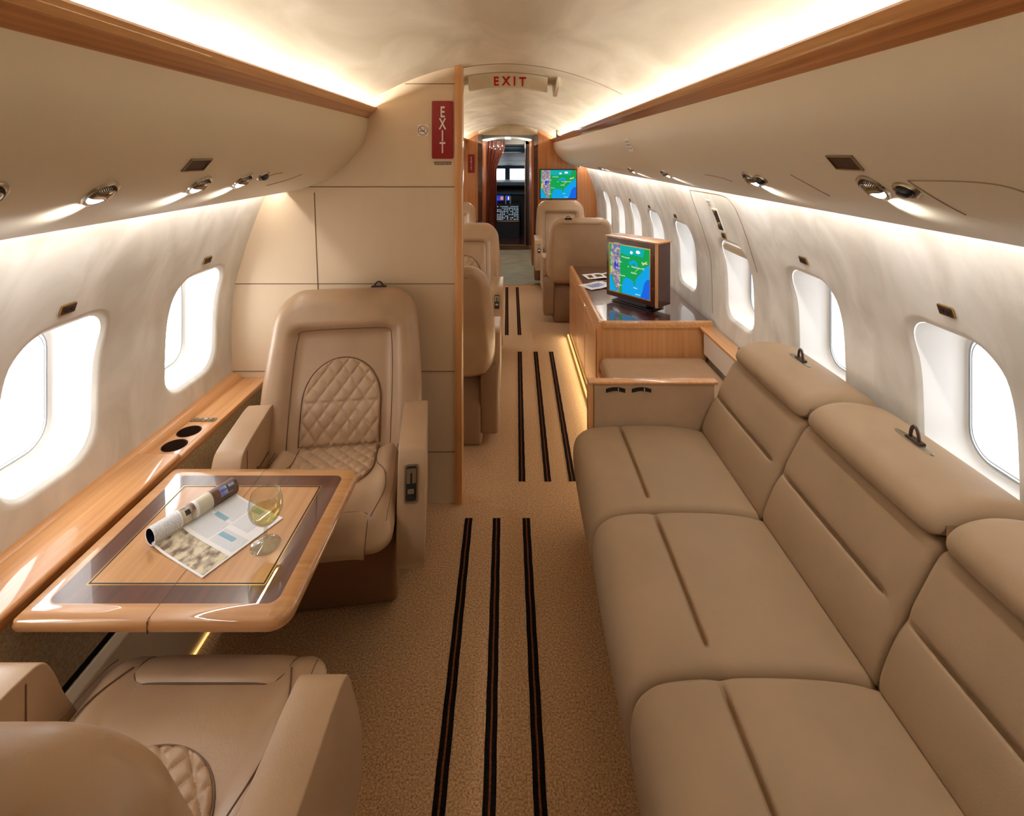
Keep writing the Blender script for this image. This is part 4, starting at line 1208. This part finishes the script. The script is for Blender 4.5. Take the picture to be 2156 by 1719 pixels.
for i in range(13):
    for j in range(9):
        if rnd.random() < .25: continue
        p = Vector((-.185 + .029 * i, -.15, .312)) + sl * (.012 + .036 * j) + nn * .004
        w, h = rnd.choice(((.008, .010), (.010, .006), (.005, .012)))
        b.f([b.v(p + Vector((-w, 0, 0)) - sl * h), b.v(p + Vector((w, 0, 0)) - sl * h), b.v(p + Vector((w, 0, 0)) + sl * h), b.v(p + Vector((-w, 0, 0)) + sl * h)])
bo = b.build('buttons', ['btn_white'], root, smooth=False, recalc=False); bo['kind'] = 'stuff'
for x in (-.045, .035):
    b = MB(); b.box(x - .012, x + .012, .10, .14, .56, .70); b.bevel(.004, 2); b.build('throttle_lever', ['gasket'], root)
b = MB(); b.box(-.20, .19, -.172, -.16, .285, .305); b.build('rail', ['chrome'], root)
root = thing('overhead_console', 'dark overhead switch console above the cockpit windshield', 'console', (-.02, 9.0, 1.50))
b = MB(); b.prism([(-.35, .055), (-.33, .02), (.3, -.10), (.3, .05)], 'x', -.22, .25); b.build('ceiling_console', ['cockpit_blue'], root)
b = MB(); b.box(-.14, .14, -.352, -.345, .022, .045); b.build('slot', ['black'], root)
o = thing('curtain', 'dark brown curtain hanging at the left of the cockpit doorway', 'curtain', (-.31, 8.03, 1.72))
b = MB()
rows = []
for i in range(17):
    t = i / 16; z = -1.64 * t; xr = .20 - .13 * sstep(0.06, .28, t)
    rows.append([(-.085 + (xr + .085) * j / 20, .012 * math.sin(j * 1.5 + t * 2), z) for j in range(21)])
b.grid(rows); b.grid([[(p[0], p[1] + .006, p[2]) for p in r] for r in rows]); b.build('cloth', ['dark_gloss'], o, recalc=False)

# ------------------------------------------------------------------ lights
def area(name, loc, direction, sx, sy, energy, color=(1, .965, .90), up=(0, 1, 0), spread=180):
    L = bpy.data.lights.new(name, 'AREA'); L.shape = 'RECTANGLE'; L.size = sx; L.size_y = sy; L.energy = energy; L.color = color; L.spread = math.radians(spread)
    o = bpy.data.objects.new(name, L); COL.objects.link(o)
    z = -Vector(direction).normalized(); y = Vector(up); x = y.cross(z).normalized(); y = z.cross(x)
    m_ = Matrix.Identity(4)
    for i in range(3): m_[i][0], m_[i][1], m_[i][2], m_[i][3] = x[i], y[i], z[i], loc[i]
    o.matrix_world = m_
    return o
EC = 6.5   # W per metre of cove strip
EW = 2.1    # W per metre of wall wash strip
for s in (-1, 1):
    YL = -.45
    for ya, yb in (((YL, PY0 - .01), (PY1 + .01, Y1 - .05)) if s < 0 else ((YL, Y1 - .05),)):
        L = yb - ya
        area('cove_lamp', (XC + s * .665, (ya + yb) / 2, 1.645), (-s * .62, 0, .78), .03, L, EC * L)
        area('wall_wash_lamp', (XC + s * .968, (ya + yb) / 2, 1.372), (s * .35, 0, -.93), .012, L, EW * L, (1, .985, .955))
area('floor_lamp_strip', (.452, 3.2, .03), (-1, 0, .2), .02, 2.0, 3.2, (1, .82, .50))
for s in (-1, 1): area('vestibule_ceiling_fill', (-.065 + s * .30, 7.5, 1.60), (-s * .4, 0, .9), .02, 1.0, 3.0)  # unseen fill lights added to brighten the passage ceiling, no fixture there
area('vestibule_lamp', (-.05, 7.5, 1.70), (0, 0, -1), .3, .3, 10, (1, .95, .88))
area('cockpit_lamp', (0, 8.7, 1.55), (0, .2, -1), .3, .3, 1.5, (.85, .93, 1))

W = bpy.data.worlds.new('World'); SC.world = W; W.use_nodes = True
wn = W.node_tree; tc = add(wn, 'ShaderNodeTexCoord'); sx_ = add(wn, 'ShaderNodeSeparateXYZ'); mr = add(wn, 'ShaderNodeMapRange')
mr.inputs['From Min'].default_value = -.35; mr.inputs['From Max'].default_value = .35; mr.inputs['To Min'].default_value = 8.0; mr.inputs['To Max'].default_value = 2.0
wn.links.new(tc.outputs['Generated'], sx_.inputs[0]); wn.links.new(sx_.outputs['X'], mr.inputs['Value']); wn.links.new(mr.outputs[0], wn.nodes['Background'].inputs['Strength'])
bg = W.node_tree.nodes['Background']; bg.inputs['Color'].default_value = (.96, .98, 1.0, 1); bg.inputs['Strength'].default_value = 4.0

# ------------------------------------------------------------------ camera
cd = bpy.data.cameras.new('Camera'); cam = bpy.data.objects.new('Camera', cd); COL.objects.link(cam)
cam.location = (0, 0, HC); cam.rotation_euler = (PI / 2, 0, 0)
cd.sensor_fit = 'HORIZONTAL'; cd.sensor_width = 36.0; cd.lens = 36.0 * 1080 / 2156
cd.shift_y = (325 - 859.5) / 2156; cd.clip_start = .02
SC.camera = cam
SC.view_settings.view_transform = 'Standard'; SC.view_settings.look = 'None'; SC.view_settings.gamma = 1.0
SC.view_settings.exposure = 0.26
try: SC.view_settings.use_curve_mapping = False
except Exception: pass
SC.cycles.max_bounces = 10; SC.cycles.diffuse_bounces = 6; SC.cycles.glossy_bounces = 4; SC.cycles.transmission_bounces = 8; SC.cycles.transparent_max_bounces = 12
SC.cycles.caustics_reflective = False; SC.cycles.caustics_refractive = False
SC.cycles.sample_clamp_indirect = 6.0
